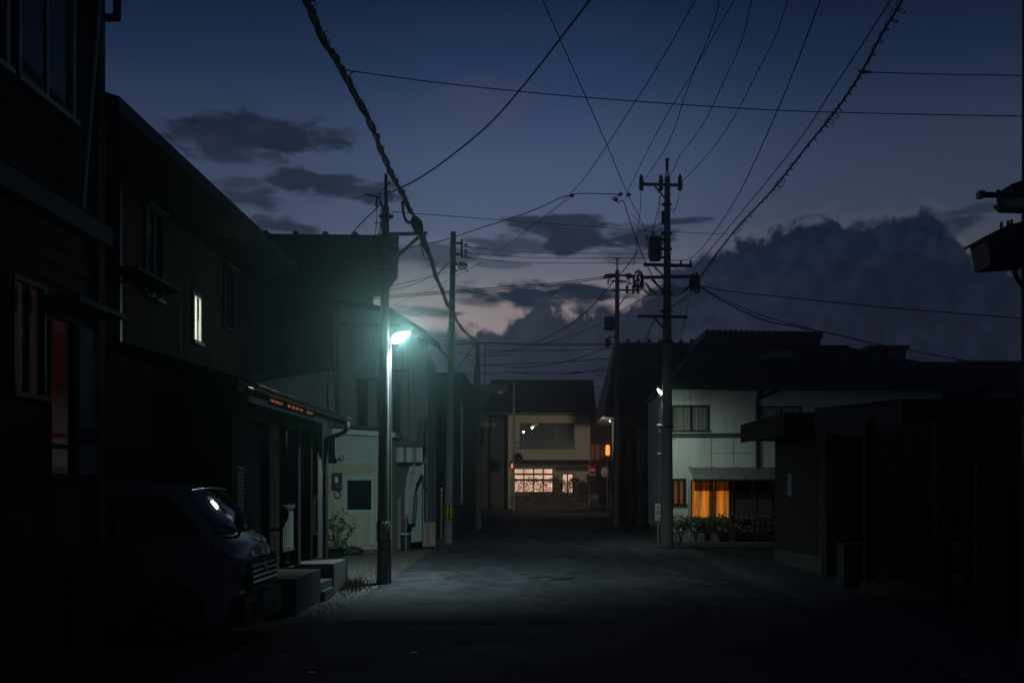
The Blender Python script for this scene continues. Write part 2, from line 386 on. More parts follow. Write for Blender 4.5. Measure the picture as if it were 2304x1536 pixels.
def patch(name, pts, m=m_patch):
    v = []
    n = len(pts)
    for i in range(n):
        a, b = Vector((*pts[i], .004)), Vector((*pts[(i + 1) % n], .004)); 
        for k in range(6):
            p = a.lerp(b, k / 6); v.append(p + Vector((random.uniform(-.025, .025), random.uniform(-.03, .03), 0)))
    return struct(name, MB().quad(*v), m)
patch('road_patch', [(-.2, 16.2), (1.5, 16.3), (1.55, 17.6), (-.25, 17.4)])
patch('road_patch', [(1.9, 19.8), (2.7, 19.7), (2.75, 29.5), (2.0, 29.5)])
patch('road_patch', [(-2.3, 21.0), (-1.2, 20.9), (-1.2, 23.2), (-2.3, 23.4)])
patch('road_patch', [(-2.6, 12.8), (.4, 12.9), (.4, 13.4), (-2.6, 13.3)])
struct('road_line', MB().box(-3.4, .2, 69.7, 69.95, .004, .006), m_white)
struct('stop_line', MB().box(1.0, 3.6, 61.6, 61.9, .004, .006), mat('worn_white_paint', (.30, .31, .30), .7, .5, 4, .2))
# covered concrete drain along the right edge: a lid every 60 cm between two thin kerbs
m_drain = mat('drain_concrete', (.085, .085, .08), .9, .35, 2, .4, 70)
dr = MB().box(3.98, 4.03, 4, 29.0, -.05, .012).box(4.53, 4.58, 4, 29.0, -.05, .02).build('drain_kerb', m_forecourt, kind='structure')
lid = None
for i in range(41):
    y = 4.3 + i * .6
    if lid is None: lid = MB().box(4.036, 4.524, y + .008, y + .592, -.05, .006).build('drain_lid', m_drain, dr)
    else:
        c = share(lid, (random.uniform(-.002, .002), i * .6, random.uniform(-.004, .004)))
# manhole cover and small bright scraps on the road
mh = thing('manhole_cover', 'dark round iron manhole cover in the lit patch of road', 'manhole', (X(1242, 19.2), 19.2, 0))
MB().lathe([(.40, .003), (.40, .012), (.34, .012), (.34, .009)], mh.location, n=32).build('rim', m_dark_steel, mh)
pl = MB().lathe([(.335, .008), (0, .008)], mh.location, n=32)
for k in range(5):
    pl.lathe([(.06 * k + .03, .008), (.06 * k + .035, .013), (.06 * k + .05, .013), (.06 * k + .055, .008)], mh.location, n=24)
pl.build('plate', m_dark_steel, mh)

# thin even haze, put in to give the street lamp its halo
def haze(density, g):
    m = bpy.data.materials.new('halo_haze'); m.use_nodes = True; n = m.node_tree.nodes; n.clear(); ln = m.node_tree.links.new
    v = n.new('ShaderNodeVolumePrincipled'); v.inputs['Color'].default_value = (.85, .95, 1.0, 1); v.inputs['Density'].default_value = density; v.inputs['Anisotropy'].default_value = g
    o = n.new('ShaderNodeOutputMaterial'); ln(v.outputs[0], o.inputs['Volume'])
    return MB().box(-84, 84, -26, 145, -1.05, 13.6).build('haze', m, kind='stuff')
HAZE = haze(.0032, .93)

# ------------------------------------------------------------------ windows
def window(root, name, axis, pos, u0, u1, z0, z1, proud=.03, fr=.05, cols=2, rows=1, frame_m=None, glass_m=None, inward=1, label=None, back=None, back_off=.12, tilt=None):
    """frame proud of the wall, panes set in it; inward = sign of the direction into the building along axis"""
    P = (lambda d, u, z: (d, u, z)) if axis == 'x' else (lambda d, u, z: (u, d, z))
    f = MB(); d0 = pos - inward * proud; d1 = pos + inward * .04
    def b(ua, ub, za, zb, da=d0, db=d1):
        p = P(da, ua, za); q = P(db, ub, zb); f.box(p[0], q[0], p[1], q[1], p[2], q[2])
    b(u0 - fr, u1 + fr, z1, z1 + fr); b(u0 - fr - .03, u1 + fr + .03, z0 - fr, z0, d0 - inward * .03)
    b(u0 - fr, u0, z0, z1); b(u1, u1 + fr, z0, z1)
    w = (u1 - u0) / cols; h = (z1 - z0) / rows
    for i in range(1, cols): b(u0 + i * w - fr * .45, u0 + i * w + fr * .45, z0, z1, d0 + inward * .008)
    for j in range(1, rows): b(u0, u1, z0 + j * h - fr * .35, z0 + j * h + fr * .35, d0 + inward * .01)
    fo = f.build(name, frame_m or m_alu, root, label)
    for i in range(cols):
        for j in range(rows):
            g = MB(); dd = pos - inward * .004 + (i % 2) * inward * .012
            p = P(dd, u0 + i * w, z0 + j * h); q = P(dd + inward * .008, u0 + (i + 1) * w, z0 + (j + 1) * h)
            g.box(p[0], q[0], p[1], q[1], p[2], q[2]); go = g.build('pane', glass_m or m_glass, fo)
    if back is not None:
        c = MB(); nseg = 28
        pts = []
        for k in range(nseg + 1):
            u = u0 + (u1 - u0) * k / nseg; d = pos + inward * (back_off + .022 * math.sin(k * 2.1) + .012 * math.sin(k * 5.3))
            pts.append((d, u))
        for k in range(nseg): c.quad(P(*pts[k], z0), P(*pts[k + 1], z0), P(*pts[k + 1], z1), P(*pts[k], z1))
        c.build('curtain', back, fo)
    return fo

# ------------------------------------------------------------------ left side, nearest: dark house at the edge of the frame
hA = thing('house', 'dark two-storey house filling the left edge with a red curtain behind its door', 'house', (-4.3, 6.5, 0))
ux = -4.3
def yA(px): return YX(px, ux)
uw = (yA(106), yA(158)); uw2 = (yA(42), yA(104))
door = (yA(110), yA(166)); lw = (yA(31), yA(93))
MB().wall('x', ux, ux - .2, 3.2, 9.86, 0, 9.2, [(uw2[0], uw[1], 5.17, 7.2), (door[0], door[1], .3, 3.36), (lw[0], lw[1], 2.55, 3.55)]).box(-9, ux - .205, 9.66, 9.86, 0, 9.2).build('wall', m_wood_dark, hA)
window(hA, 'window', 'x', ux, uw2[0], uw[1], 5.2, 7.1, fr=.05, cols=2, inward=-1, frame_m=m_alu)
window(hA, 'window', 'x', ux, yA(-90), yA(8), 5.2, 7.1, fr=.05, cols=2, inward=-1, frame_m=m_alu)
wf = window(hA, 'window', 'x', ux, lw[0], lw[1], 2.57, 3.5, fr=.04, cols=2, inward=-1, frame_m=m_dark_frame, glass_m=m_clear,
       back=glow('dim_pink_curtain', (.40, .20, .15), .022, .8, 9, (.3, .2, .18)), back_off=.045, label='lower window with dim pinkish curtain')
df = MB()
for (a, b, c, d) in ((door[0] - .05, door[0], .3, 3.4), (door[1], door[1] + .05, .3, 3.4), (door[0], door[1], 3.3, 3.4), (door[0], door[1], 1.0, 1.9), (door[0], door[1], 2.13, 2.17)): df.box(ux - .05, ux + .03, a, b, c, d)
dfo = df.build('entrance_door', m_wood_dark, hA)
MB().box(ux - .02, ux - .012, door[0], door[1], 1.9, 3.3).build('pane', m_clear, dfo)
c = MB()
for k in range(16):
    t0 = door[0] + (door[1] - door[0]) * k / 16; t1 = door[0] + (door[1] - door[0]) * (k + 1) / 16
    c.quad((ux - .045 + .012 * math.sin(k * 2.3), t0, 1.8), (ux - .045 + .012 * math.sin((k + 1) * 2.3), t1, 1.8), (ux - .045 + .012 * math.sin((k + 1) * 2.3), t1, 3.3), (ux - .045 + .012 * math.sin(k * 2.3), t0, 3.3))
c.build('curtain', glow('red_curtain', (.36, .075, .035), .026, .75, 11, (.3, .04, .03)), dfo, label='dim red curtain')
MB().box(ux, ux + .12, 3.2, 9.9, 4.16, 4.34).build('fascia_board', mat('grey_fascia', (.2, .205, .21), .7, .25, 2, .1, streak=.4), hA)
MB().box(ux, ux + .05, 9.74, 9.885, 0, 4.16).box(ux, ux + .05, 9.74, 9.885, 4.34, 9.2).build('corner_board', m_wood, hA)
MB().tube([(ux + .07, yA(168), Z(470, yA(168))), (ux + .07, yA(209), Z(-20, yA(209)))], .025).build('slanting_pipe', m_steel, hA)
MB().box(ux, ux + .30, door[0] - .06, 9.8, 3.42, 3.47).build('door_canopy', m_roof, hA)
MB().tube(spline([(-4.16, 9.95, 7.6), (-4.16, 9.95, 6.55), (-4.19, 9.94, 6.46), (-4.32, 9.9, 6.44), (-4.36, 9.9, 6.36), (-4.36, 9.9, 4.4)], 5), .04, 10).build('downpipe', m_dark_steel, hA)
MB().box(ux, ux + .03, yA(173), yA(212), 1.9, 3.3).build('side_panel', m_grey_wall, hA)
for k in range(7): MB().box(ux + .03, ux + .042, yA(175) + k * .055, yA(175) + k * .055 + .02, 2.18, 2.34).build('slat', m_wood, hA)
MB().prism([(-9, 3, 9.2), (-3.7, 3, 9.2), (-3.7, 3, 9.35), (-9, 3, 11)], (0, 7.2, 0)).build('roof', m_roof, hA)
strip = None
for (za, zb, ya, yb) in ((.25, 1.85, 3.3, 7.6), (3.6, 4.1, 3.3, 9.7), (4.42, 5.08, 3.3, 9.7)):
    z = za
    while z < zb: MB().prism([(ux + .001, ya, z), (ux + .016, ya, z), (ux + .001, ya, z + .15)], (0, yb - ya, 0)).build('siding_board', m_wood_dark, hA); z += .17

# ------------------------------------------------------------------ two-storey house with the one bright window (carport beneath)
hB = thing('house', 'two-storey house with one narrow brightly lit upstairs window and deep eaves', 'house', (-7, 14.8, 0))
bx = -5.0
def yB(px): return YX(px, bx)
wins = [(322, 364, 476, 672), (431, 451, 664, 772), (501, 526, 606, 744)]
holes = []
for (a, b, t, bt) in wins:
    y0, y1 = yB(a), yB(b); ym = (y0 + y1) / 2; holes.append((y0 + .06, y1 - .06, Z(bt, ym), Z(t, ym)))
MB().wall('x', bx, bx - .15, 12.02, 17.9, 3.42, 5.45, holes).wall('y', 12.02, 12.17, -9.5, bx - .155, 3.42, 5.45).wall('y', 17.9, 17.75, -9.5, bx - .155, 0, 5.45).build('wall', m_mortar, hB)
MB().box(-9.7, -9.5, 10.2, 17.9, 0, 5.45).build('back_wall', m_dark_wall, hB)
MB().prism([(-10, 10.0, 7.4), (-9.9, 10.0, 7.5), (-4.16, 10.0, 5.70), (-4.16, 10.0, 5.55), (-4.99, 10.0, 5.46), (-9.9, 10, 5.46)], (0, 7.6, 0)).build('roof', m_roof, hB)
for k in range(4):
    MB().box(-4.72, -4.5, 12.6 + k * 1.2, 12.95 + k * 1.2, 5.455 + .03, 5.50 + .0).build('soffit_vent', m_dark_steel, hB) if k in (2,) else None
for i, h in enumerate(holes):
    lit = i == 1
    window(hB, 'window', 'x', bx, h[0], h[1], h[2] + .03, h[3] - .03, fr=.05, cols=2, inward=-1, frame_m=m_dark_frame if not lit else m_alu,
           glass_m=m_clear if lit else m_glass, back=glow('bright_room', (1, .93, .74), 6.5, .25, 4, (.5, .5, .45)) if lit else None, back_off=.04, label='narrow window lit from inside' if lit else None)
    if not lit: MB().box(bx, bx + .10, h[0] - .08, h[1] + .08, h[3] + .02, h[3] + .05).build('window_hood', m_alu, hB)
MB().box(bx, bx + .36, 11.7, 13.15, 4.33, 4.37).build('window_awning', m_black, hB)
for q in (13.0, 11.9): MB().bar((bx + .02, q, 4.2), (bx + .3, q, 4.33), .025).build('awning_bracket', m_dark_steel, hB)
MB().box(bx, bx + .04, 12.02, 17.9, 3.36, 3.44).build('base_trim', m_wood, hB)
MB().box(bx - .02, bx + .02, 12.0, 12.06, 3.44, 5.45).build('corner_trim', m_alu, hB)
MB().box(bx + .002, bx + .016, 14.0, 14.12, 3.6, 4.3).build('patch_board', m_concrete, hB)
# carport beam and post in the dark bay
MB().bar((-6.6, 14.1, 2.12), (-4.75, 13.8, 2.05), .12, .16).build('carport_beam', m_wood, hB)
MB().bar((-5.12, 13.88, 0), (-5.12, 13.88, 1.97), .12).build('carport_post', m_wood, hB)
MB().box(-9.3, -6.8, 10.3, 12, .0, .004).build('carport_slab', m_paving, hB)

# ------------------------------------------------------------------ low shop front with porch posts
hD = thing('porch', 'low tiled-front house extension with dark porch posts and pale railings behind the van', 'house', (-4, 15.8, 0))
dx = -3.95
def yD(px): return YX(px, dx)
o1 = (13.3, 14.82, .45, 2.70); o2 = (15.42, 17.95, .45, 2.75)
MB().wall('x', dx, dx - .15, 13.05, 18.65, 0, 2.95, [o1, o2]).box(-5, dx - .155, 13.05, 13.2, 0, 3.0).box(-5, dx - .155, 18.5, 18.65, 0, 3.0).build('wall', m_wood_dark, hD)
MB().box(-4.85, -4.75, 13.2, 18.5, .45, 2.9).build('inner_wall', m_dark_wall, hD)
# roof: one sloping sheet with standing seams, one piece per sheet
a, b = Vector((-3.52, 0, 3.02)), Vector((-5.0, 0, 3.46))
for i in range(11):
    y0 = 11.9 + i * .62; y1 = y0 + .612
    s = MB().prism([(a.x, y0, a.z), (b.x, y0, b.z), (b.x, y0, b.z + .03), (a.x, y0, a.z + .03)], (0, y1 - y0, 0))
    s.bar((a.x, y0 + .02, a.z + .045), (b.x, y0 + .02, b.z + .045), .03, .05)
    s.build('roof_sheet', m_roof_tile, hD)
MB().bar((-3.56, 11.9, 2.97), (-3.56, 18.72, 2.97), .05, .10).build('fascia', m_wood_dark, hD)
gut = MB()
prof = [(-.062 * math.cos(t), -.062 * math.sin(t)) for t in [math.pi * k / 8 for k in range(9)]]
vs = []
for y in (12.3, 18.72):
    for (u, w) in prof: vs.append((-3.465 + u, y, 3.03 + w))
gut.add(vs, [(i, i + 1, 9 + i + 1, 9 + i) for i in range(8)], True)
gut.tube([(-3.402, 12.3, 3.033), (-3.402, 18.72, 3.033)], .008, 6)
m_gutter = mat('gutter_copper', (.30, .20, .13), .22, .2, 6, .1, 30, metal=.9)
gut.build('gutter', m_gutter, hD)
for k in range(9): MB().box(-3.56, -3.39, 12.7 + k * .7, 12.73 + k * .7, 3.035, 3.05).build('gutter_strap', m_steel, hD)
MB().tube(spline([(-3.46, 18.5, 2.98), (-3.46, 18.5, 2.86), (-3.56, 18.55, 2.76), (-3.86, 18.7, 2.66), (-3.9, 18.72, 2.55)], 6) + [(-3.9, 18.72, .1)], .042, 10).build('downpipe', m_black, hD)
tw = MB().box(-3.533, -3.515, 13.25, 15.95, 2.865, 2.955).build('glint_strip', m_wood_dark, hD)  # backing strip for the added orange glints
m_glint = glow('eave_glint', (1.0, .27, .07), .24, .9, 7, (.3, .1, .05))  # orange reflections along the eave, put in as small emissive panes
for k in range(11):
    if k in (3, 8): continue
    MB().box(-3.5145, -3.508, 13.29 + k * .24, 13.29 + k * .24 + random.uniform(.11, .20), 2.908 + random.uniform(0, .008), 2.944).build('glint_pane', m_glint, tw)
# door recess with louvre, tiled pier, posts, railings
MB().box(dx - .10, dx - .06, 13.66, 14.82, .45, 2.66).build('sliding_door', m_dark_wall, hD)
MB().box(dx, dx + .10, 13.2, 14.9, 2.70, 2.76).build('lintel', m_wood, hD)
lv = MB().box(dx - .08, dx - .05, 13.32, 13.64, .5, 2.66).build('louvre_frame', m_dark_wall, hD)
for k in range(14):
    z = 1.30 + k * .055
    MB().prism([(dx - .05, 13.34, z), (dx - .012, 13.34, z - .012), (dx - .012, 13.34, z + .026), (dx - .05, 13.34, z + .038)], (0, .28, 0)).build('louvre_slat', m_white_frame, lv)
pier = MB().box(dx, dx + .012, 14.84, 15.40, .4, 2.70).build('pier', mat('tile_grout', (.2, .18, .15), .9), hD)
for r in range(16):
    z = .44 + r * .14
    for c2 in range(2):
        MB().box(dx + .012, dx + .024 + random.uniform(0, .003), 14.85 + c2 * .275, 14.85 + c2 * .275 + .265, z, z + .128).build('tile', m_tile, pier)
MB().box(dx + .0, dx + .035, 14.825, 14.845, .4, 2.7).build('edge_trim', m_steel, hD)
MB().box(dx, dx + .12, 15.4, 18.0, 2.75, 2.82).build('lintel', m_wood, hD)
for y in (16.28, 17.2):
    MB().box(dx - .02, dx + .12, y - .06, y + .10, .5, 2.75).build('porch_post', m_wood_dark, hD)
MB().box(dx - .02, dx + .07, 17.92, 18.0, .5, 2.75).build('porch_post', m_wood, hD)
for (y0, y1, zb, zt) in ((15.45, 16.18, .75, 1.42), (17.34, 17.9, .9, 1.55)):
    r = MB().box(dx + .02, dx + .08, y0, y1, zt, zt + .06).box(dx + .03, dx + .07, y0, y1, zb, zb + .05).build('railing', m_grey_wall, hD)
    n = int((y1 - y0) / .115)
    for k in range(n):
        y = y0 + .03 + k * .115
        MB().box(dx + .035, dx + .06, y, y + .07, zb + .05, zt).build('paling', m_white_frame, r)
for y0, y1 in ((15.46, 16.26), (16.36, 17.12), (17.26, 17.92)):
    MB().box(dx - .10, dx - .07, y0, y1, .5, 2.7).build('glass_door', m_glass, hD)
# concrete steps in front
st = thing('concrete_steps', 'low concrete steps and landing blocks beside the van', 'steps', (-3.6, 15.6, 0))
MB().box(-3.93, -3.28, 13.75, 15.35, -.02, .50).build('landing', m_paving, st)
MB().box(-3.93, -3.30, 15.36, 16.35, -.02, .27).build('step', m_paving, st)
MB().box(-3.6, -3.22, 15.38, 16.05, -.02, .15).build('step', m_paving, st)
MB().box(-3.93, -3.28, 16.36, 17.6, -.02, .50).build('landing', m_paving, st)
MB().box(-3.93, -3.5, 17.62, 18.5, -.02, .3).build('step', m_paving, st)

# ------------------------------------------------------------------ cream annexe with the half-glazed door
hE = thing('annexe', 'small cream annexe with a pale half-glazed back door facing the camera', 'shed', (-4.8, 28, 0))
ey = 27.0
x0, x1 = X(736, ey), X(882, ey)
dr0, dr1 = X(776, ey), X(840, ey)
MB().prism([(x0, ey, -.02), (x1, ey, -.02), (x1, ey, Z(1042, ey)), (x0, ey, Z(1042, ey))], (0, .12, 0)).build('wall', m_cream, hE)
MB().prism([(X(758, ey), ey - .01, Z(1043, ey)), (x1, ey - .01, Z(1043, ey)), (x1, ey - .01, Z(984, ey)), (X(758, ey), ey - .01, Z(976, ey))], (0, .13, 0)).build('upper_panel', m_panel_cyan, hE)
MB().prism([(X(750, ey), ey - .16, Z(975, ey)), (x1 + .1, ey - .16, Z(984, ey)), (x1 + .1, ey - .16, Z(973, ey)), (X(750, ey), ey - .16, Z(964, ey))], (0, 1.6, 0)).build('roof', m_pale_panel, hE)
MB().box(x1 - .02, x1, ey + .121, ey + 1.5, 0, 3.1).build('side_wall', m_cream, hE)
dfo = MB(); zt = Z(1074, ey); zb = Z(1228, ey) + .02
for (a, b, c2, d) in ((dr0, dr0 + .07, zb, zt), (dr1 - .05, dr1, zb, zt), (dr0 + .07, dr1 - .05, zt - .07, zt), (dr0 + .07, dr1 - .05, Z(1155, ey), Z(1146, ey)), ): dfo.box(a, b, ey - .045, ey - .012, c2, d)
dfo.box(dr0 - .04, dr0, ey - .03, ey, zb, zt + .04).box(dr1, dr1 + .04, ey - .03, ey, zb, zt + .04).box(dr0, dr1, ey - .03, ey, zt, zt + .04)
dfo = dfo.build('back_door', m_panel_cyan, hE)
MB().box(dr0 + .07, dr1 - .05, ey - .028, ey - .012, zb, Z(1155, ey)).build('door_panel', m_cream, dfo)
MB().box(dr0 + .07, dr1 - .05, ey - .022, ey - .014, Z(1146, ey), zt - .07).build('pane', m_glass, dfo)
MB().ball((dr0 + .06, ey - .08, Z(1153, ey)), .035).cyl((dr0 + .06, ey - .07, Z(1153, ey)), (dr0 + .06, ey - .04, Z(1153, ey)), .015).build('door_knob', m_chrome, dfo)
MB().box(dr0 - .2, dr1 + .1, ey - .55, ey - .01, -.02, .05).build('door_step', m_paving, hE)
MB().box(X(750, ey), X(770, ey), ey - .16, ey - .012, Z(1100, ey), Z(1063, ey)).build('meter_box', m_dark_steel, hE)
MB().box(X(757, ey), X(763, ey), ey - .17, ey - .161, Z(1085, ey), Z(1072, ey)).build('meter_dial', m_white_frame, hE)
lp = [(X(752, ey) + .10 + .10 * math.sin(t) * .8, ey - .06, Z(1107, ey) - .06 + .09 * math.cos(t)) for t in [2 * math.pi * k / 16 for k in range(15)]]
MB().tube(lp, .012, 6).build('cable_loop', m_wire, hE)
MB().tube(spline([(X(757, ey), ey - .08, Z(970, ey)), (X(757, ey), ey - .08, Z(1020, ey)), (X(759, ey), ey - .08, Z(1031, ey)), (X(770, ey), ey - .08, Z(1033, ey))], 6), .035, 10).build('vent_pipe', m_steel, hE)
MB().ball((X(770, ey), ey - .10, Z(1030, ey)), .07).build('vent_cowl', m_steel, hE)

# ------------------------------------------------------------------ pale gabled house behind the street lamp
hF = thing('house', 'pale blue-grey gabled house directly behind the street lamp', 'house', (-4.4, 30.5, 0))
fy = 29.0
fx0, fx1 = X(753, fy), X(962, fy)
pts = [(fx0, fy, 0), (fx1, fy, 0), (fx1, fy, Z(800, fy)), (X(935, fy), fy, Z(757, fy)), (X(880, fy), fy, Z(712, fy)), (X(830, fy), fy, Z(694, fy)), (fx0, fy, Z(682, fy))]
MB().prism(pts, (0, 2.6, 0)).build('wall', m_grey_wall, hF)
rf = [(fx0 - .3, Z(678, fy)), (X(830, fy), Z(688, fy)), (X(885, fy), Z(700, fy)), (X(940, fy), Z(735, fy)), (X(968, fy), Z(752, fy)), (X(996, fy), Z(782, fy))]
for i in range(5):
    (xa, za), (xb, zb2) = rf[i], rf[i + 1]
    MB().prism([(xa, fy - .5, za), (xb, fy - .5, zb2), (xb, fy - .5, zb2 - .10), (xa, fy - .5, za - .10)], (0, 2.9, 0)).build('roof_slab', m_roof_tile, hF)
MB().box(X(764, fy), X(900, fy), fy - .03, fy - .001, Z(735, fy), Z(728, fy)).build('band_board', m_dark_wall, hF)
for (a, b, t, bt, nc) in ((806, 848, 855, 985, 2), (884, 918, 835, 985, 2)):
    window(hF, 'window', 'y', fy, X(a, fy), X(b, fy), Z(bt, fy), Z(t, fy), fr=.05, cols=nc, frame_m=m_dark_frame)
for k in range(13):
    xx = X(770, fy) + k * .2
    if X(798, fy) < xx < X(856, fy) or X(876, fy) < xx < X(926, fy): za, zb = Z(840, fy), Z(738, fy)
    else: za, zb = Z(985, fy), Z(738, fy)
    MB().box(xx, xx + .035, fy - .018, fy - .001, za, zb).build('siding_batten', m_grey_wall, hF)
MB().bar((X(761, fy), fy - .05, Z(735, fy)), (X(761, fy), fy - .05, 1), .05).build('downpipe', m_dark_steel, hF)
MB().box(X(760, fy), X(872, fy), fy - .9, fy - .01, Z(968, fy), Z(962, fy)).build('eave_shelf', m_roof, hF)
for k in range(4): MB().box(X(936, fy) + k * .11, X(936, fy) + k * .11 + .05, fy - .55, fy - .3, Z(752 + k * 9, fy) - .02, Z(752 + k * 9, fy) + .03).build('roof_bracket', m_chrome, hF)
# shop annexe under it: awning pleats, shutters
hS = thing('small_shop', 'closed shop front with a pleated white awning between the two left poles', 'shop', (-3.4, 28.5, 0))
MB().box(X(882, fy) - .1, X(952, 28.2), 28.2, 28.95, 0, Z(1040, 28.2)).build('wall', m_dark_wall, hS)
MB().box(X(878, 27.8), X(955, 27.8), 27.6, 28.2, Z(1004, 27.8), Z(992, 27.8)).build('awning_top', m_roof, hS)
for k in range(9):
    xa = X(886 + k * 7.2, 27.6); xb = X(886 + k * 7.2 + 6.6, 27.6)
    MB().prism([(xa, 27.58 + .05 * (k % 2), Z(1039, 27.6)), (xb, 27.58 + .05 * ((k + 1) % 2), Z(1039, 27.6)), (xb, 27.58 + .05 * ((k + 1) % 2), Z(1006, 27.6)), (xa, 27.58 + .05 * (k % 2), Z(1006, 27.6))], (0, .01, 0)).build('awning_pleat', m_pale_panel if k % 3 else m_grey_wall, hS)
MB().box(X(884, 27.7), X(898, 27.7), 28.1, 28.19, 0, Z(1120, 28)).build('shutter', m_grey_wall, hS)
MB().box(X(944, 28), X(953, 28), 28.05, 28.19, 0.3, Z(1040, 28)).build('notice_column', m_white_frame, hS)
for k, (t, bt) in enumerate(((1085, 1100), (1110, 1126), (1135, 1150), (1158, 1162))): MB().box(X(945, 28), X(952, 28), 28.03, 28.05, Z(bt, 28), Z(t, 28)).build('notice', m_red if k == 3 else m_banner, hS)
MB().prism([(X(934, 27.9), 27.9, Z(1040, 27.9)), (X(947, 27.9), 27.9, Z(1040, 27.9)), (X(957, 27.9), 27.9, Z(940, 27.9)), (X(941, 27.9), 27.9, Z(940, 27.9))], (0, .5, 0)).build('tilted_sign_box', m_dark_wall, hS)

# ------------------------------------------------------------------ tall dark building with the wide flat eaves, and its lower wing
hC = thing('building', 'tall dark building with a wide flat eave behind the left pole', 'building', (-7.5, 38, 0))
cyy = 36.0
cx1 = X(838, cyy)
MB().prism([(-12.5, cyy, 0), (cx1, cyy, 0), (X(840, cyy + 5), cyy + 5, 0), (-12.5, cyy + 5, 0)], (0, 0, Z(600, cyy))).build('wall', m_dark_wall, hC)
er = MB()
fr_ = [Vector((-13, cyy - .9, Z(600, cyy))), Vector((X(866, cyy - .9), cyy - .9, Z(600, cyy))), Vector((X(898, cyy - .9), cyy - .9, Z(552, cyy))), Vector((X(898, cyy - .9), cyy - .9, Z(543, cyy))), Vector((-13, cyy - .9, Z(537, cyy)))]
bk_ = [Vector((p.x if p.x < -12 else p.x * (cyy + 5.6) / (cyy - .9) - .05, cyy + 5.6, p.z)) for p in fr_]
er.add(fr_ + bk_, [tuple(range(5)), tuple(reversed(range(5, 10)))] + [(i, i + 5, (i + 1) % 5 + 5, (i + 1) % 5) for i in range(5)])
er.build('eave_roof', m_roof, hC)
for k in range(5): MB().box(X(607 + k * 66, cyy), X(607 + k * 66, cyy) + .14, cyy - .95, cyy - .2, Z(538 + k * 1.5, cyy), Z(538 + k * 1.5, cyy) + .09).build('roof_rib', m_roof, hC)
for k in range(24): MB().box(X(580, cyy) + k * .18, X(580, cyy) + k * .18 + .04, cyy - .02, cyy - .001, 4.5, Z(603, cyy)).build('siding_batten', m_dark_wall, hC)
for k in range(3): MB().box(X(640 + k * 70, cyy), X(672 + k * 70, cyy), cyy - .04, cyy - .001, Z(740, cyy), Z(650, cyy)).build('shutter_panel', m_dark_wall, hC)
hG = thing('outbuilding', 'low grey outbuilding with a slanting eave behind the porch roof', 'shed', (-6.3, 30, 0))
gy = 28.4
MB().prism([(X(560, gy), gy, 0), (X(752, gy), gy, 0), (X(752, gy), gy, Z(832, gy)), (X(560, gy), gy, Z(860, gy))], (0, 4, 0)).build('wall', m_grey_wall, hG)
MB().prism([(X(550, gy), gy - .5, Z(864, gy)), (X(752, gy), gy - .5, Z(832, gy)), (X(752, gy), gy - .5, Z(820, gy)), (X(550, gy), gy - .5, Z(850, gy))], (0, 5, 0)).build('roof', m_roof, hG)
MB().tube(spline([(X(742, gy), gy - .06, Z(830, gy)), (X(738, gy), gy - .08, Z(880, gy)), (X(742, gy), gy - .06, Z(960, gy))], 6), .02, 6).build('hanging_cable', m_wire, hG)
# ------------------------------------------------------------------ far left row, beyond the middle pole
def block(name, label, cat, x0, x1, y0, y1, h, m, roof=.12, over=.15):
    t = thing(name, label, cat, ((x0 + x1) / 2, (y0 + y1) / 2, 0))
    MB().box(x0, x1, y0, y1, 0, h).build('wall', m, t)
    MB().box(x0 - over, x1 + over, y0 - over, y1 + over, h, h + roof).build('roof', m_roof, t)
    return t
t = block('house', 'dark narrow house just behind the middle left pole', 'house', -8, X(1040, 43), 36.5 + 6, 49, Z(848, 43), m_dark_wall)
for k, (a, b) in enumerate(((990, 1002), (1018, 1032))): window(t, 'window', 'y', 42.5, X(a, 42.5), X(b, 42.5), Z(1000, 42.5), Z(930, 42.5), cols=1, frame_m=m_dark_frame)
MB().box(X(1037, 42.4), X(1041, 42.4), 42.38, 42.5, 1, Z(905, 42.4)).build('downpipe', m_steel, t)
t = block('house', 'low dark house between the narrow house and the blue road signs', 'house', -8, X(1052, 52), 51, 60, Z(872, 52), m_dark_wall)
for (a, b, zt, zb) in ((1046, 1050, 960, 1080), (1040, 1044, 1000, 1110)): MB().box(X(a, 51), X(b, 51), 50.9, 50.99, Z(zb, 51), Z(zt, 51)).build('wall_post', m_grey_wall, t)
t = block('house', 'dark house on the far side of the crossing left of the cream house', 'house', X(1050, 76), X(1142, 76), 76, 84, Z(868, 76), m_dark_wall)
MB().box(X(1122, 75.9), X(1132, 75.9), 75.88, 75.99, Z(895, 76), Z(880, 76)).build('vent', m_white_frame, t)
window(t, 'window', 'y', 76, X(1074, 76), X(1104, 76), Z(1000, 76), Z(958, 76), cols=2, frame_m=m_dark_frame)
MB().prism([(X(1072, 75.5), 75.3, Z(960, 75.5)), (X(1118, 75.5), 75.3, Z(960, 75.5)), (X(1118, 75.5), 75.3, Z(952, 75.5)), (X(1072, 75.5), 75.3, Z(952, 75.5))], (0, .69, 0)).build('canopy', m_grey_wall, t)

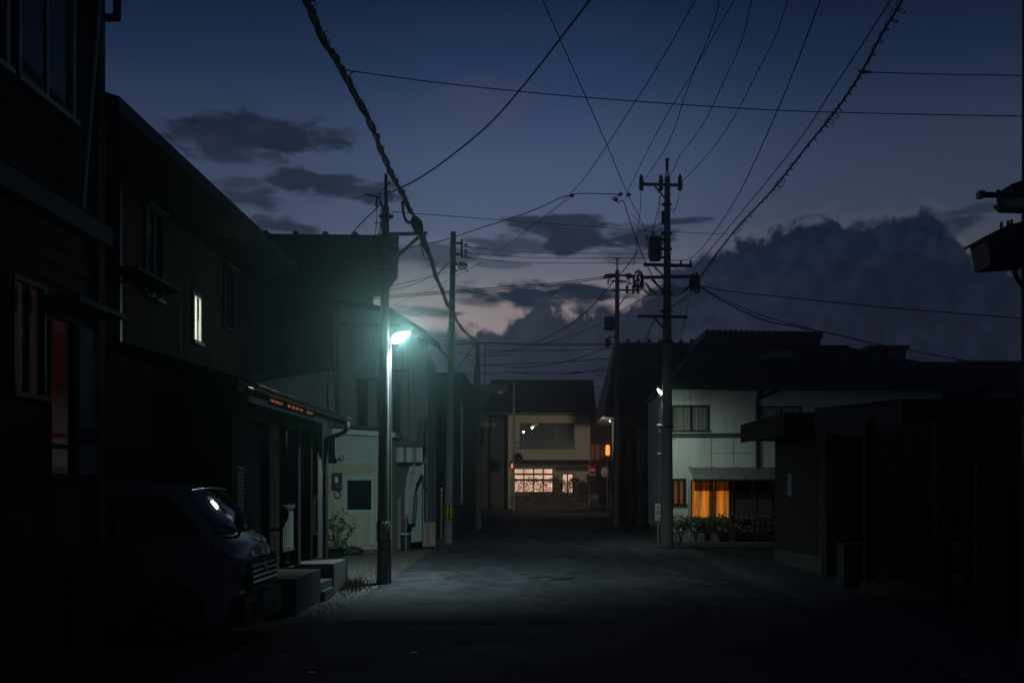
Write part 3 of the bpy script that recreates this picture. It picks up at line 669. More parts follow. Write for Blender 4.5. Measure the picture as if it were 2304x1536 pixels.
# ------------------------------------------------------------------ cream house at the head of the street
hH = thing('house', 'cream house with glowing paper windows facing down the street', 'house', (2.0, 75, 0))
hy = 74.0
hx0, hx1 = X(1143, hy), X(1328, hy)
big = (X(1172, hy), X(1291, hy), Z(1010, hy), Z(952, hy))
sho = (X(1157, hy), X(1244, hy), Z(1106, hy), Z(1055, hy)); sm = (X(1265, hy), X(1289, hy), Z(1108, hy), Z(1067, hy))
MB().wall('y', hy, hy + .2, hx0, hx1, 0, Z(932, hy), [big, sho, sm]).box(hx1 - .2, hx1, hy + .205, hy + 8, 0, Z(932, hy)).box(hx0, hx0 + .2, hy + .205, hy + 8, 0, Z(932, hy)).box(hx0, hx1, hy + 7.8, hy + 8, 0, Z(932, hy)).build('wall', m_beige, hH)
MB().box(hx0 + .2, hx1 - .2, hy + .25, hy + 7.7, Z(1040, hy), Z(1036, hy)).build('upper_floor', m_wood, hH)
MB().box(hx0 + .2, hx1 - .2, hy + 3.2, hy + 3.3, Z(1034, hy), Z(932, hy)).build('room_wall', m_wood_dark, hH)
ex0, ex1 = X(1100, hy), X(1341, hy)
ze, zr = Z(931, hy), Z(850, hy + 1)
n = 11
for i in range(n):                                           # roof courses facing the street
    a = i / n; b = (i + 1) / n
    za, zb = ze + (zr - ze) * a, ze + (zr - ze) * b; ya, yb = hy - .7 + 4.4 * a, hy - .7 + 4.4 * b
    MB().prism([(ex0, ya, za), (ex0, yb + .05, zb), (ex0, yb + .05, zb + .05), (ex0, ya, za + .09)], (ex1 - ex0, 0, 0)).build('roof_course', m_far_roof, hH)
MB().prism([(ex0 + .1, hy + 3.75, zr), (ex0 + .1, hy + 8.6, ze), (ex0 + .1, hy + 8.6, ze - .1), (ex0 + .1, hy - .6, ze - .1)], (ex1 - ex0 - .2, 0, 0)).build('roof_core', m_far_roof, hH)
MB().box(ex0 - .05, ex1 + .05, hy + 3.6, hy + 3.9, zr - .05, zr + .14).build('ridge', m_far_roof, hH)
MB().box(ex0, ex1, hy - .78, hy - .70, ze - .12, ze + .02).build('eave_gutter', m_dark_steel, hH)
window(hH, 'window', 'y', hy, big[0], big[1] , big[2] + .05, big[3] - .03, cols=3, fr=.07, frame_m=m_dark_frame, glass_m=m_clear)
rl = MB().box(X(1160, hy - .35), X(1294, hy - .35), hy - .4, hy - .35, Z(996, hy), Z(993.5, hy)).box(X(1160, hy - .35), X(1294, hy - .35), hy - .4, hy - .35, Z(1010, hy), Z(1008, hy)).build('balcony_rail', m_dark_frame, hH)
for k in range(24): MB().box(X(1161 + k * 5.7, hy - .38), X(1161 + k * 5.7, hy - .38) + .03, hy - .385, hy - .365, Z(1008, hy), Z(996, hy)).build('baluster', m_dark_frame, rl)
# upstairs room lamp; glowing ball and stem added as the street lamp's reflection
m_bulb = glow('room_bulb', (1, .66, .36), 30); m_reflection = glow('reflection_white', (.92, 1, .95), 22)
MB().ball((X(1197.5, 75.2), 75.2, Z(962, 75.2)), .075).build('ceiling_lamp', m_bulb, hH)
MB().prism([(X(1200, 75.4), 75.3, Z(962, 75.3)), (X(1213, 75.4), 75.3, Z(953, 75.3)), (X(1205, 75.4), 75.3, Z(953, 75.3)), (X(1196, 75.4), 75.3, Z(959, 75.3))], (0, .04, 0)).build('ceiling_panel', glow('lit_ceiling', (1, .5, .22), .10), hH)  # lamplight on the ceiling is put into the panel's emission
MB().ball((X(1178, 75.6), 75.6, Z(971, 75.6)), .065).build('lamp_reflection', m_reflection, hH)
MB().cyl((X(1178, 75.6), 75.6, Z(974, 75.6)), (X(1178, 75.6), 75.6, Z(1030, 75.6)), .03).build('reflection_stem', m_pale_panel, hH)
m_paper = glow('shoji_paper', (1.0, .52, .37), 1.6, .35, 1.2, (.6, .55, .5))
def shoji(nm, r, cols, rows, gx, gz):
    o = MB(); y = hy - .03
    w = (r[1] - r[0]) / cols
    zs = [r[2]] + [r[2] + (r[3] - r[2]) * q for q in rows] + [r[3]]
    o.box(r[0] - .09, r[1] + .09, y - .03, y + .05, r[3], r[3] + .08).box(r[0] - .09, r[1] + .09, y - .03, y + .05, r[2] - .08, r[2])
    for k in range(cols + 1): o.box(r[0] + k * w - .045, r[0] + k * w + .045, y - .02, y + .04, r[2], r[3])
    for z in zs[1:-1]: o.box(r[0], r[1], y - .025, y + .045, z - .07, z + .07)
    fo = o.build(nm, m_wood_dark, hH)
    for k in range(cols):
        for j in range(len(zs) - 1):
            p = MB().box(r[0] + k * w + .03, r[0] + (k + 1) * w - .03, y + .12, y + .13, zs[j], zs[j + 1]).build('paper_pane', m_paper, fo)
    lat = MB()
    q = r[0]
    while q < r[1]: lat.box(q, q + .013, y + .085, y + .105, r[2], r[3]); q += gx
    q = r[2]
    while q < r[3]: lat.box(r[0], r[1], y + .082, y + .102, q, q + .011); q += gz
    lat.build('lattice', m_wood, fo, kind='stuff')
    MB().box(r[0], r[1], hy + .06, hy + .066, r[2], r[3]).build('glass_sheet', m_clear, fo)
shoji('shoji_window', sho, 4, [.53, .78], .15, .19)
shoji('small_window', sm, 2, [], .3, .3)
MB().prism([(X(1150, hy), hy - .9, Z(1045, hy)), (X(1150, hy), hy - .01, Z(1034, hy)), (X(1150, hy), hy - .01, Z(1040, hy)), (X(1150, hy), hy - .9, Z(1049, hy))], (X(1326, hy) - X(1150, hy), 0, 0)).build('awning', m_far_roof, hH)
MB().box(X(1150, hy), X(1326, hy), hy - .93, hy - .9, Z(1048, hy), Z(1046, hy)).build('awning_edge', m_grey_wall, hH)
MB().box(X(1250, hy), X(1322, hy), hy - .5, hy - .02, Z(1058, hy), Z(1050, hy)).build('shutter_box', m_dark_wall, hH)
# hedge and stone kerb in front of it
hd = thing('hedge', 'clipped leafy hedge in front of the glowing paper windows', 'hedge', (X(1240, 72.4), 72.4, 0))
lv = MB(); random.seed(3)
for k in range(5200):
    px = random.uniform(1156, 1326); y = 72.4 + random.uniform(-.45, .45)
    top = 1082 + 4 * math.sin(px * .13) + 3 * math.sin(px * .41)
    if px > 1246 and px < 1262: top -= 3
    py = random.uniform(top, 1132) if random.random() < .8 else random.uniform(top - 5, top + 10)
    if 1084 < py < 1107 and (px < 1244 or 1268 < px < 1287) and random.random() < (.62 if px < 1244 else .15): continue
    p = W(px, py, 72.4); p.y = y; s = random.uniform(.035, .075)
    a = Vector((random.uniform(-1, 1), random.uniform(-1, 1), random.uniform(-1, 1))).normalized(); b = a.orthogonal().normalized()
    lv.quad(p - a * s, p + b * s * .6, p + a * s, p - b * s * .6)
lv.build('foliage', m_foliage2, hd, kind='stuff')
br = MB()
for k in range(26):
    xx = X(1158 + k * 6.5, 72.4); br.tube([(xx, 72.4, .1), (xx + random.uniform(-.1, .1), 72.4 + random.uniform(-.1, .1), .9), (xx + random.uniform(-.25, .25), 72.4 + random.uniform(-.2, .2), 1.9)], [.025, .018, .006], 5)
br.build('stems', m_bark, hd, kind='stuff')
kb = thing('stone_kerb', 'low rough stone edging below the hedge of the cream house', 'kerb', (X(1240, 71.8), 71.8, 0))
for k in range(22):
    xx = X(1158 + k * 7.9, 71.8)
    for j in range(2): MB().box(xx + .012, xx + .24, 71.6 + random.uniform(0, .03), 72.0, .0 + j * .2, .185 + j * .2 + random.uniform(-.012, .0)).build('stone', m_footing, kb)

# ------------------------------------------------------------------ the little street beyond: lit lantern, traffic signs, wall
hL = thing('inn', 'dark far building with dim red windows behind the hanging lantern', 'building', (6.5, 92, 0))
MB().box(X(1322, 92), 13, 92, 96, 0, Z(940, 92)).build('wall', m_wood_dark, hL)
MB().prism([(X(1310, 91), 91, Z(950, 91)), (13, 91, Z(950, 91)), (13, 94, Z(915, 91)), (X(1316, 91), 94, Z(915, 91))], (0, .1, .12)).build('roof', m_roof, hL)
for (a, b, t2, b2) in ((1330, 1337, 1000, 1035), (1341, 1348, 1000, 1035)):
    window(hL, 'window', 'y', 92, X(a, 92), X(b, 92), Z(b2, 92), Z(t2, 92), cols=1, frame_m=m_dark_frame, glass_m=glow('dim_red_window', (.8, .12, .05), .06))
ln_ = thing('paper_lantern', 'glowing orange hanging lantern at the mouth of the far lane', 'lantern', (X(1367.5, 66), 66, Z(1025, 66)))
lc = W(1367.5, 1012, 66)
m_lan = glow('lantern_paper', (1.0, .25, .03), 1.7, .8, 5)
MB().lathe([(.05, -.36), (.12, -.32), (.16, -.18), (.13, -.02), (.16, .14), (.13, .30), (.05, .36)], lc, n=12).build('lantern_shade', m_lan, ln_)
MB().bar(lc + Vector((0, 0, .36)), lc + Vector((.1, 0, .55)), .02).bar(lc + Vector((-.22, 0, .50)), lc + Vector((.2, 0, .92)), .035).bar(lc + Vector((.1, 0, .5)), lc + Vector((1.2, 0, .5)), .04).build('lantern_bracket', m_wood, ln_)
l2 = bpy.data.lights.new('lantern_light', 'POINT'); l2.energy = 12; l2.color = (1.0, .35, .09); l2.shadow_soft_size = .18
o2_ = bpy.data.objects.new('lantern_light', l2); COL.objects.link(o2_); o2_.parent = ln_; o2_.location = lc + Vector((-.22, .1, -.1)) - ln_.location
def round_sign(name, label, cx_, cy_, cz, r, face_m, pole_m=m_steel, pole_z=0.0):
    t = thing(name, label, 'road sign', (cx_, cy_, 0))
    MB().cyl((cx_, cy_ + .03, pole_z), (cx_, cy_ + .03, cz + r), .03, 8).build('sign_pole', m_dark_steel, t)
    f = MB().lathe([(0, 0), (r, 0), (r, .012), (0, .012)], (cx_, cy_ - .02, cz), (0, 1, 0), 24).build('sign_face', face_m, t)
    return t, f
sx, sz = X(1333, 68), Z(1057, 68)
t, f = round_sign('no_entry_sign', 'round red no entry sign with a white bar in the far lane', sx, 68, sz, .24, m_red)
MB().box(sx - .17, sx + .17, 67.96, 67.972, sz - .04, sz + .04).build('white_bar', m_pale_panel, t)
MB().box(sx - .22, sx + .22, 67.96, 67.975, sz - .40, sz - .26).build('plate', m_grey_wall, t)
sgx = X(1070.5, 58)
t, f = round_sign('direction_sign', 'blue round sign with a white arrow above a white text plate', sgx, 58, Z(1025, 58), .30, m_blue)
ar = [(-.20, .02), (-.06, .14), (-.06, .06), (.08, .06), (.20, -.08), (.12, -.12), (.06, -.03), (-.06, -.03), (-.06, -.10)]
MB().prism([(sgx + a, 57.965, Z(1025, 58) + b) for a, b in ar], (0, .008, 0)).build('arrow', m_white, t)
MB().box(sgx - .31, sgx + .31, 57.96, 57.975, Z(1048, 58), Z(1038, 58)).build('text_plate', m_white, t)
def lettering(name, body, parent, m, pos, size, vertical=False, rot=(90, 0, 0), extrude=.002):
    cu = bpy.data.curves.new(name, 'FONT'); cu.body = body if not vertical else '\n'.join(body); cu.size = size; cu.extrude = extrude; cu.align_x = 'CENTER'; cu.align_y = 'CENTER'; cu.space_line = .95
    tmp = bpy.data.objects.new(name, cu); COL.objects.link(tmp); tmp.rotation_euler = [rad(q) for q in rot]
    bpy.context.view_layer.update()
    me = bpy.data.meshes.new_from_object(tmp.evaluated_get(bpy.context.evaluated_depsgraph_get())); me.name = name
    me.transform(tmp.rotation_euler.to_matrix().to_4x4())
    bpy.data.objects.remove(tmp); me.materials.clear(); me.materials.append(m)
    o = bpy.data.objects.new(name, me); COL.objects.link(o); root = parent
    while root.parent: root = root.parent
    o.parent = parent; o.location = Vector(pos) - (root.location if True else 0)
    return o
lettering('lettering', '自転車を除く', t, m_ink, (sgx, 57.955, Z(1043.5, 58)), .115)
t, f = round_sign('bicycle_sign', 'dim blue round sign below the white text plate', sgx + .01, 58.12, Z(1059, 58), .29, m_blue)
MB().box(sgx - .31, sgx + .31, 57.96, 57.99, Z(1006, 58), Z(993, 58)).build('upper_plate', m_red, t, label='faded red plate at the top of the sign pole')
MB().cyl((sgx + .01, 58.15, Z(1059, 58)), (sgx + .01, 58.15, Z(990, 58)), .035, 8).build('upper_pole', m_steel, t)
mr = thing('traffic_mirror', 'round dark traffic mirror on the slim pole before the cream house', 'mirror', (X(1156, 66.8), 66.8, 0))
mx_, mz = X(1166, 66.6), Z(1029, 66.6)
MB().lathe([(0, -.10), (.20, -.07), (.30, 0)], (mx_, 66.55, mz), (0, 1, 0), 20).build('mirror_face', m_mirror, mr)
MB().lathe([(.29, .0), (.34, -.02), (.34, .05), (0, .10)], (mx_, 66.55, mz), (0, 1, 0), 20).build('mirror_shell', m_dark_steel, mr)
MB().bar((X(1156, 66.8), 66.8, mz), (mx_, 66.62, mz), .04).build('mirror_arm', m_dark_steel, mr)
MB().cyl((X(1156, 66.8), 66.8, 0), (X(1156, 66.8), 66.8, Z(830, 66.8)), .085, 10, .05).cyl((X(1156, 66.8), 66.8, Z(830, 66.8)), (X(1156, 66.8), 66.8, Z(796, 66.8)), .02, 6).build('pole', m_concrete, mr)
MB().box(X(1150, 66.6), X(1153.5, 66.6), 66.6, 66.65, Z(1052, 66.6), Z(1043, 66.6)).build('reflector', glow('reflector_glow', (1, .2, .03), 1.4), mr)  # orange reflection put in as emission; no lamp inside
mr2 = thing('traffic_mirror', 'pale curved traffic mirror at the lane mouth under the lantern', 'mirror', (X(1362, 63), 63, 0))
MB().lathe([(0, -.08), (.2, -.05), (.34, .02), (.34, .06), (0, .08)], (X(1362, 63), 62.9, Z(1062, 63)), (-.75, 1, 0), 20).build('mirror_face', m_grey_wall, mr2)
MB().cyl((X(1366, 63), 63.0, 0), (X(1366, 63), 63.0, Z(1040, 63)), .04, 8).build('pole', m_dark_steel, mr2)
gr = thing('low_wall', 'low grey wall or guard beam at the mouth of the far lane', 'wall', (X(1345, 78), 78, 0))
MB().box(X(1328, 78), X(1400, 78), 78, 78.2, 0, .55).build('wall_body', m_dark_wall, gr)
MB().box(X(1328, 78), X(1400, 78), 77.9, 78.25, .62, 1.05).build('guard_beam', m_grey_wall, gr)

# ------------------------------------------------------------------ dark hipped house right of the lane
hM = thing('house', 'tall dark hipped-roof house on the right before the crossing', 'house', (6.0, 48, 0))
my = 45.0
mx0, mx1 = 3.95, X(1600, my)
MB().box(mx0, mx1, my + .8, 50, 0, Z(930, my)).build('wall', m_dark_wall, hM)
e0, e1 = Vector((X(1361, my), my, Z(925, my))), Vector((X(1620, my), my, Z(925, my)))
r0, r1 = Vector((X(1385, 48.5), 48.5, Z(770, 48.5))), Vector((X(1588, 48.5), 48.5, Z(771, 48.5)))
e2, e3 = Vector((e1.x, 53.5, e1.z)), Vector((e0.x, 53.5, e0.z)); r2, r3 = Vector((r1.x, 50.2, r1.z)), Vector((r0.x, 50.2, r0.z))
rb = MB()
rb.quad(e0, e1, r1, r0); rb.quad(e1, e2, r2, r1); rb.quad(e2, e3, r3, r2); rb.quad(e3, e0, r0, r3); rb.quad(r0, r1, r2, r3)
d = Vector((0, 0, .12)); rb.quad(e0 - d, e1 - d, e2 - d, e3 - d)
for a, b in ((e0, e1), (e1, e2), (e2, e3), (e3, e0)): rb.quad(a, b, b - d, a - d)
rb.build('roof', m_roof, hM)
for k in range(9): MB().box(r0.x + k * .52, r0.x + k * .52 + .16, 48.4, 48.7, r0.z, r0.z + .09 + .05 * (k % 2)).build('ridge_tile', m_roof, hM)
for (a, b, t2, b2) in ((1400, 1416, 965, 1030), (1436, 1450, 960, 1040)): window(hM, 'window', 'y', my + .8, X(a, 45.8), X(b, 45.8), Z(b2, 45.8), Z(t2, 45.8), cols=2, frame_m=m_dark_frame)
MB().box(X(1433, 44), X(1460, 44), 44.2, 45.7, 0, Z(960, 44)).build('side_bay', m_dark_wall, hM)
for k in range(3): MB().box(X(1435 + k * 9, 44), X(1440 + k * 9, 44), 44.16, 44.2, Z(1060, 44), Z(965, 44)).build('batten', m_grey_wall, hM)
MB().box(X(1364, 46), X(1383, 46), 45.9, 46.3, Z(938, 46), Z(927, 46)).build('corner_box', m_grey_wall, hM)
fx_, fyy = 3.45, 44.9
fl = thing('corner_floodlight', 'tiny white floodlight under the eave corner of the dark hipped house', 'lamp', (fx_, fyy, Z(950, fyy)))
MB().ball((fx_, fyy, Z(947, fyy)), .04).build('lamp_glass', glow('flood_glass', (1, .95, .85), 4), fl)
MB().bar((fx_, fyy + .08, Z(945, fyy)), (fx_ + .5, 45.78, Z(941, fyy)), .07).build('lamp_arm', m_steel, fl)
l3 = bpy.data.lights.new('flood_light', 'SPOT'); l3.energy = 4200; l3.color = (1.0, .88, .70); l3.shadow_soft_size = .1; l3.spot_size = rad(48); l3.spot_blend = .9
o3 = bpy.data.objects.new('flood_light', l3); COL.objects.link(o3); o3.parent = fl; o3.location = Vector((fx_ - .10, fyy + .75, Z(952, fyy))) - fl.location
o3.rotation_euler = Vector((-1.2, 29, -1.0)).to_track_quat('-Z', 'Y').to_euler()

# ------------------------------------------------------------------ white house on the right
hR = thing('house', 'white two-storey house with a glowing orange porch window', 'house', (8, 34, 0))
ry = 32.0
rx0, rx1 = X(1508, ry), X(2120, ry)
wA = (X(1511, ry), X(1597, ry), Z(972, ry), Z(911, ry)); wB = (X(1708, ry), X(1804, ry), Z(975, ry), Z(913, ry))
wC = (X(1514, ry), X(1540, ry), Z(1136, ry), Z(1079, ry)); wD = (X(1555, ry), X(1643, ry), Z(1166, ry), Z(1080, ry)); wE = (X(1650, ry), X(1750, ry), Z(1170, ry), Z(1100, ry))
MB().wall('y', ry, ry + .15, rx0, rx1, .3, Z(862, ry), [wA, wB, wC, wD, wE]).wall('x', rx0, rx0 + .15, ry + .155, 38.2, .3, Z(862, ry), []).box(rx0 + .2, rx1, 38, 38.2, .3, Z(862, ry)).box(rx1 - .15, rx1, ry + .155, 38, .3, Z(862, ry)).build('wall', m_white_wall, hR)
MB().box(rx0 + .02, rx1, ry + .02, 38, -.02, .3).build('plinth', m_concrete, hR)
MB().box(rx0 - .01, rx1, ry - .035, ry - .002, Z(984, ry), Z(974, ry)).build('band_board', m_dark_wall, hR)
for (a, b, zt, zb) in ((1600, 1601.2, 985, 1050), (1650, 1651, 985, 1050), (1600, 1700, 1018, 1019)): MB().box(X(a, ry), X(b, ry), ry - .006, ry - .001, Z(zb, ry), Z(zt, ry)).build('panel_joint', m_grey_wall, hR)
for q in (1535, 1741): MB().box(X(q, ry), X(q + 18, ry), ry - .05, ry - .002, Z(901, ry), Z(893, ry)).build('wall_vent', m_pale_panel, hR)
window(hR, 'window', 'y', ry, wA[0] + .05, wA[1] - .05, wA[2] + .06, wA[3] - .05, proud=.01, fr=.05, cols=2, frame_m=m_dark_frame, glass_m=m_clear, back=m_curtain, label='upstairs window with drawn grey curtains')
window(hR, 'window', 'y', ry, wB[0] + .05, wB[1] - .05, wB[2] + .06, wB[3] - .05, proud=.01, fr=.05, cols=2, frame_m=m_dark_frame, glass_m=m_clear, back=m_curtain)
m_or = glow('orange_curtain', (1.0, .27, .03), .60, .85, 10, (.5, .3, .1)); m_or2 = glow('dim_orange_curtain', (1.0, .28, .07), .13, .9, 10, (.4, .25, .15))
window(hR, 'window', 'y', ry, wC[0] + .04, wC[1] - .03, wC[2] + .05, wC[3] - .04, fr=.08, cols=2, frame_m=m_dark_frame, glass_m=m_clear, back=m_or2, label='small window with dim orange curtain')
window(hR, 'window', 'y', ry, wD[0] + .03, wD[1] - .03, wD[2] + .03, wD[3] - .03, proud=.05, fr=.045, cols=2, rows=1, frame_m=m_dark_frame, glass_m=m_clear, back=m_or, label='porch window glowing orange')
window(hR, 'window', 'y', ry, wE[0] + .03, wE[1] - .03, wE[2] + .03, wE[3] - .03, proud=.05, fr=.06, cols=2, frame_m=m_dark_frame, glass_m=mat('frosted_glass', (.16, .16, .15), .5, .15, 3, .1))
MB().box(X(1699, ry), X(1701, ry), ry - .10, ry - .06, Z(1142, ry), Z(1130, ry)).build('handle', m_white, hR)
aw = MB().prism([(X(1549, ry), ry - 1.3, Z(1076, 30.7)), (X(1553, ry), ry - .01, Z(1051, ry)), (X(1553, ry), ry - .01, Z(1054, ry)), (X(1549, ry), ry - 1.3, Z(1079, 30.7))], (3.4, 0, 0)).build('porch_roof', mat('porch_roof_sheet', (.18, .17, .155), .6, .2, 2, .1, streak=.4), hR)
for q in (1549, 1602, 1656, 1710, 1764): MB().bar((X(q, ry), ry - 1.31, Z(1077, 30.7)), (X(q + 2, ry), ry - .03, Z(1050, ry)), .05).build('rafter', m_alu, aw)
for k in range(5): MB().box(X(1562 + k * 45, 30.8), X(1602 + k * 45, 30.8), 30.76, 30.775, Z(1104, 30.8), Z(1080, 30.8)).build('sun_screen', clear_glass('smoked_sheet', (.34, .30, .26), .05) if k == 0 else bpy.data.materials['smoked_sheet'], hR)
for q in (1604, 1609, 1700): MB().cyl((X(q, 30.9), 30.9, .3), (X(q, 30.9), 30.9, Z(1080, 30.9)), .03, 8).build('porch_post', m_dark_frame, hR)
MB().box(X(1548, 31), X(1552, 31), 30.9, 31.0, .2, Z(1078, 31)).build('porch_side_post', m_white_frame, hR)
MB().tube([(X(1703, ry), ry - .08, Z(1050, ry)), (X(1703, ry), ry - .08, Z(895, ry)), (X(1711, ry), ry - .15, Z(874, ry))], .06, 10).build('downpipe', m_dark_steel, hR)
MB().tube([(X(1703, ry), ry - .08, Z(896, ry)), (X(1755, ry), ry - .2, Z(876, ry))], .045, 8).build('branch_pipe', m_dark_steel, hR)
# roof: eave towards the camera, rising to a far ridge, hipped at both ends
ye = ry - .75
RH = 1.55; xe0, xe1 = X(1462, 37), X(2330, ye); xg0, xg1 = X(1560, ye + 3.9), X(1908, ye + 3.9)
def roof_course(i, n):
    a, b = i / n, (i + 1) / n
    y0, y1 = ye + 3.9 * a, ye + 3.9 * b; z0, z1 = Z(862, ye) + RH * a, Z(862, ye) + RH * b
    l0, l1 = xe0 + (xg0 - xe0) * a, xe0 + (xg0 - xe0) * b; r0_, r1_ = xe1 + (xg1 - xe1) * a, xe1 + (xg1 - xe1) * b
    MB().prism([(l0, y0, z0), (r0_, y0, z0), (r1_, y1 + .03, z1), (l1, y1 + .03, z1)], (0, 0, .07)).build('roof_course', m_roof_tile, hR)
for i in range(9): roof_course(i, 9)
zg, ze_ = Z(862, ye) + RH, Z(862, ye); yg = ye + 3.9
MB().prism([(xg0, yg, zg), (xg1, yg, zg), (xe1, 39, ze_), (xe0, 39, ze_)], (0, 0, .07)).build('rear_roof', m_roof_tile, hR)
MB().prism([(xe0, ye, ze_), (xg0, yg, zg), (xe0, 39, ze_)], (0, 0, .06)).build('hip_roof', m_roof_tile, hR)
MB().prism([(xe1, ye, ze_), (xg1, yg, zg), (xe1, 39, ze_)], (0, 0, .06)).build('hip_roof', m_roof_tile, hR)
MB().bar((xg0, yg, zg + .08), (xg1, yg, zg + .08), .22, .2).build('ridge', m_roof_tile, hR)
MB().box(xe0, xe1, ye - .06, ye - .002, Z(876, ye), Z(858, ye)).build('eave_board', m_roof, hR)
MB().box(xe0, xe1, ye, ry - .002, Z(866, ye), Z(864, ye)).build('soffit', m_dark_wall, hR)
MB().prism([(X(1460, 37), ye, Z(866, ye)), (rx0, ye, Z(866, ye)), (rx0, 38.8, Z(866, ye)), (X(1460, 37), 38.8, Z(866, ye))], (0, 0, .06)).build('side_soffit', m_dark_wall, hR)
MB().box(rx0 - .03, rx0 - .002, 34.6, 35.4, Z(975, 35), Z(915, 35)).build('side_window', m_pale_panel, hR)
MB().box(X(1712, 34), X(1765, 34), 32.9, 34.0, Z(862, ye) + 1.02, Z(862, ye) + 1.22).build('skylight', m_grey_wall, hR)
# houses rising behind it
t = thing('house', 'dark tiled house whose high roof edge rises behind the white house', 'house', (X(1720, 44), 44, 0))
MB().box(X(1597, 43), X(1846, 43), 43, 49, 0, Z(758, 43)).build('wall', m_dark_wall, t)
MB().prism([(X(1588, 42.5), 42.5, Z(757, 42.5)), (X(1852, 42.5), 42.5, Z(761, 42.5)), (X(1852, 42.5), 42.5, Z(748, 42.5)), (X(1588, 42.5), 42.5, Z(744, 42.5))], (0, 7, 0)).build('roof', m_roof, t)
for k in range(21): MB().box(X(1589 + k * 12.6, 42.4), X(1597 + k * 12.6, 42.4), 42.36, 49, Z(744 + k * .19, 42.4), Z(741.5 + k * .19, 42.4)).build('roof_tile', m_roof_tile, t)
t = thing('house', 'far dark house with a small roof turret right of the high tiled roof', 'house', (X(1960, 46), 46, 0))
MB().prism([(X(1800, 45), 45, Z(790, 45)), (X(1850, 45), 45, Z(777, 45)), (X(1905, 45), 45, Z(778, 45)), (X(2035, 45), 45, Z(812, 45)), (X(2200, 45), 45, Z(815, 45)), (X(2200, 45), 45, 0), (X(1800, 45), 45, 0)], (0, 6, 0)).build('gable_wall', m_dark_wall, t)
MB().box(X(1995, 44.9), X(2036, 44.9), 44.8, 46, Z(812, 45), Z(786, 45)).build('turret', m_dark_wall, t)
MB().box(X(1950, 44.9), X(2041, 44.9), 44.6, 46.4, Z(786, 45), Z(779, 45)).build('turret_roof', m_roof, t)
for k in range(3): MB().box(X(1998 + k * 10, 44.8), X(2003 + k * 10, 44.8), 44.76, 44.8, Z(810, 45), Z(788, 45)).build('lattice_bar', m_grey_wall, t)
t = thing('house', 'farthest dark roofline at the right edge of the picture', 'house', (X(2270, 40), 40, 0))
MB().box(X(2180, 40), X(2400, 40), 40, 46, 0, Z(815, 40)).build('wall', m_dark_wall, t)
MB().prism([(X(2170, 39.6), 39.6, Z(818, 40)), (X(2420, 39.6), 39.6, Z(818, 40)), (X(2420, 39.6), 42, Z(800, 40)), (X(2212, 39.6), 42, Z(798, 40))], (0, .05, .05)).build('roof', m_roof, t)

# ------------------------------------------------------------------ dark gatehouse and store on the right
hK = thing('gatehouse', 'dark flat-roofed gatehouse with heavy eave boards on the right', 'gatehouse', (6.5, 21, 0))
kx = 5.8
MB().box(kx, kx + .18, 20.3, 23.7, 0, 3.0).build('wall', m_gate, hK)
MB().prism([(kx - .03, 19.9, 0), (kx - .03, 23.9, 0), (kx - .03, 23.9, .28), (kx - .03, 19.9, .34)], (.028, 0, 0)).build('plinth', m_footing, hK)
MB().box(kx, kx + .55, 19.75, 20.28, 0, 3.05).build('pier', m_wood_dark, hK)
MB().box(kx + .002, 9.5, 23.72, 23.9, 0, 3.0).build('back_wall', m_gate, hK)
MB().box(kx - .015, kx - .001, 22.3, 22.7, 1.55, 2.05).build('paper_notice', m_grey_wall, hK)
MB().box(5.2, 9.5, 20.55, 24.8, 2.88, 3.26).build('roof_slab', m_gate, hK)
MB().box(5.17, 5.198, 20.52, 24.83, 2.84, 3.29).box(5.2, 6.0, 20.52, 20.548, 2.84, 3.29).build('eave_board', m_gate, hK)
hN = thing('store', 'dark timber store with sloping front boards and concrete footing nearest on the right', 'shed', (7, 16.5, 0))
p0, p1 = Vector((X(1833, 19.6), 19.6, 0)), Vector((X(2028, 16.9), 16.9, 0))
def on(p, q, t, z): v = p.lerp(q, t); return Vector((v.x, v.y, z))
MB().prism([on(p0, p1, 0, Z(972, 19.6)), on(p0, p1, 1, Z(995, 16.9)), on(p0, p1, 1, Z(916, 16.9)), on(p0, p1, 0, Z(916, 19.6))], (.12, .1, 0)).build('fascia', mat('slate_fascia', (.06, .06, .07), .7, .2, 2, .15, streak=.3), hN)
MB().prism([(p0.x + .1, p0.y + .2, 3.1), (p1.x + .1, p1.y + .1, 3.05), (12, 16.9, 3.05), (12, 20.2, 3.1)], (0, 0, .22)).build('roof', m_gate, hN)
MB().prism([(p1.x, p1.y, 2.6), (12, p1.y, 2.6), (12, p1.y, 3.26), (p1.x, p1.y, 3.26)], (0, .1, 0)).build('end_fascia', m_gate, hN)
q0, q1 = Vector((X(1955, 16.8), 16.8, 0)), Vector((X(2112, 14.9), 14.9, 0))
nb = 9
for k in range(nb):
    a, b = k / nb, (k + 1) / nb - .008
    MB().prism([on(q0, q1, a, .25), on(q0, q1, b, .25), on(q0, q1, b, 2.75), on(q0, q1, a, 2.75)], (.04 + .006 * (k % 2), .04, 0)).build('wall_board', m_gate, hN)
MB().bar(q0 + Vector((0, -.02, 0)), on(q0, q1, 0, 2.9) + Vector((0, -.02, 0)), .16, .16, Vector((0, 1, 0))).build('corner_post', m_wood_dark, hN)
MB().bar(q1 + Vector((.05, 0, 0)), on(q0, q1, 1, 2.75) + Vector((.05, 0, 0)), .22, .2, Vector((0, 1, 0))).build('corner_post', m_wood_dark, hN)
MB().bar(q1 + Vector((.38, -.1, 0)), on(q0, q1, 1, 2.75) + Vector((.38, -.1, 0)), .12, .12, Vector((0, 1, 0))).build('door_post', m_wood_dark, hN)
MB().box(q1.x + .44, 9.5, 14.75, 14.85, 0, 2.75).build('side_wall', m_gate, hN)
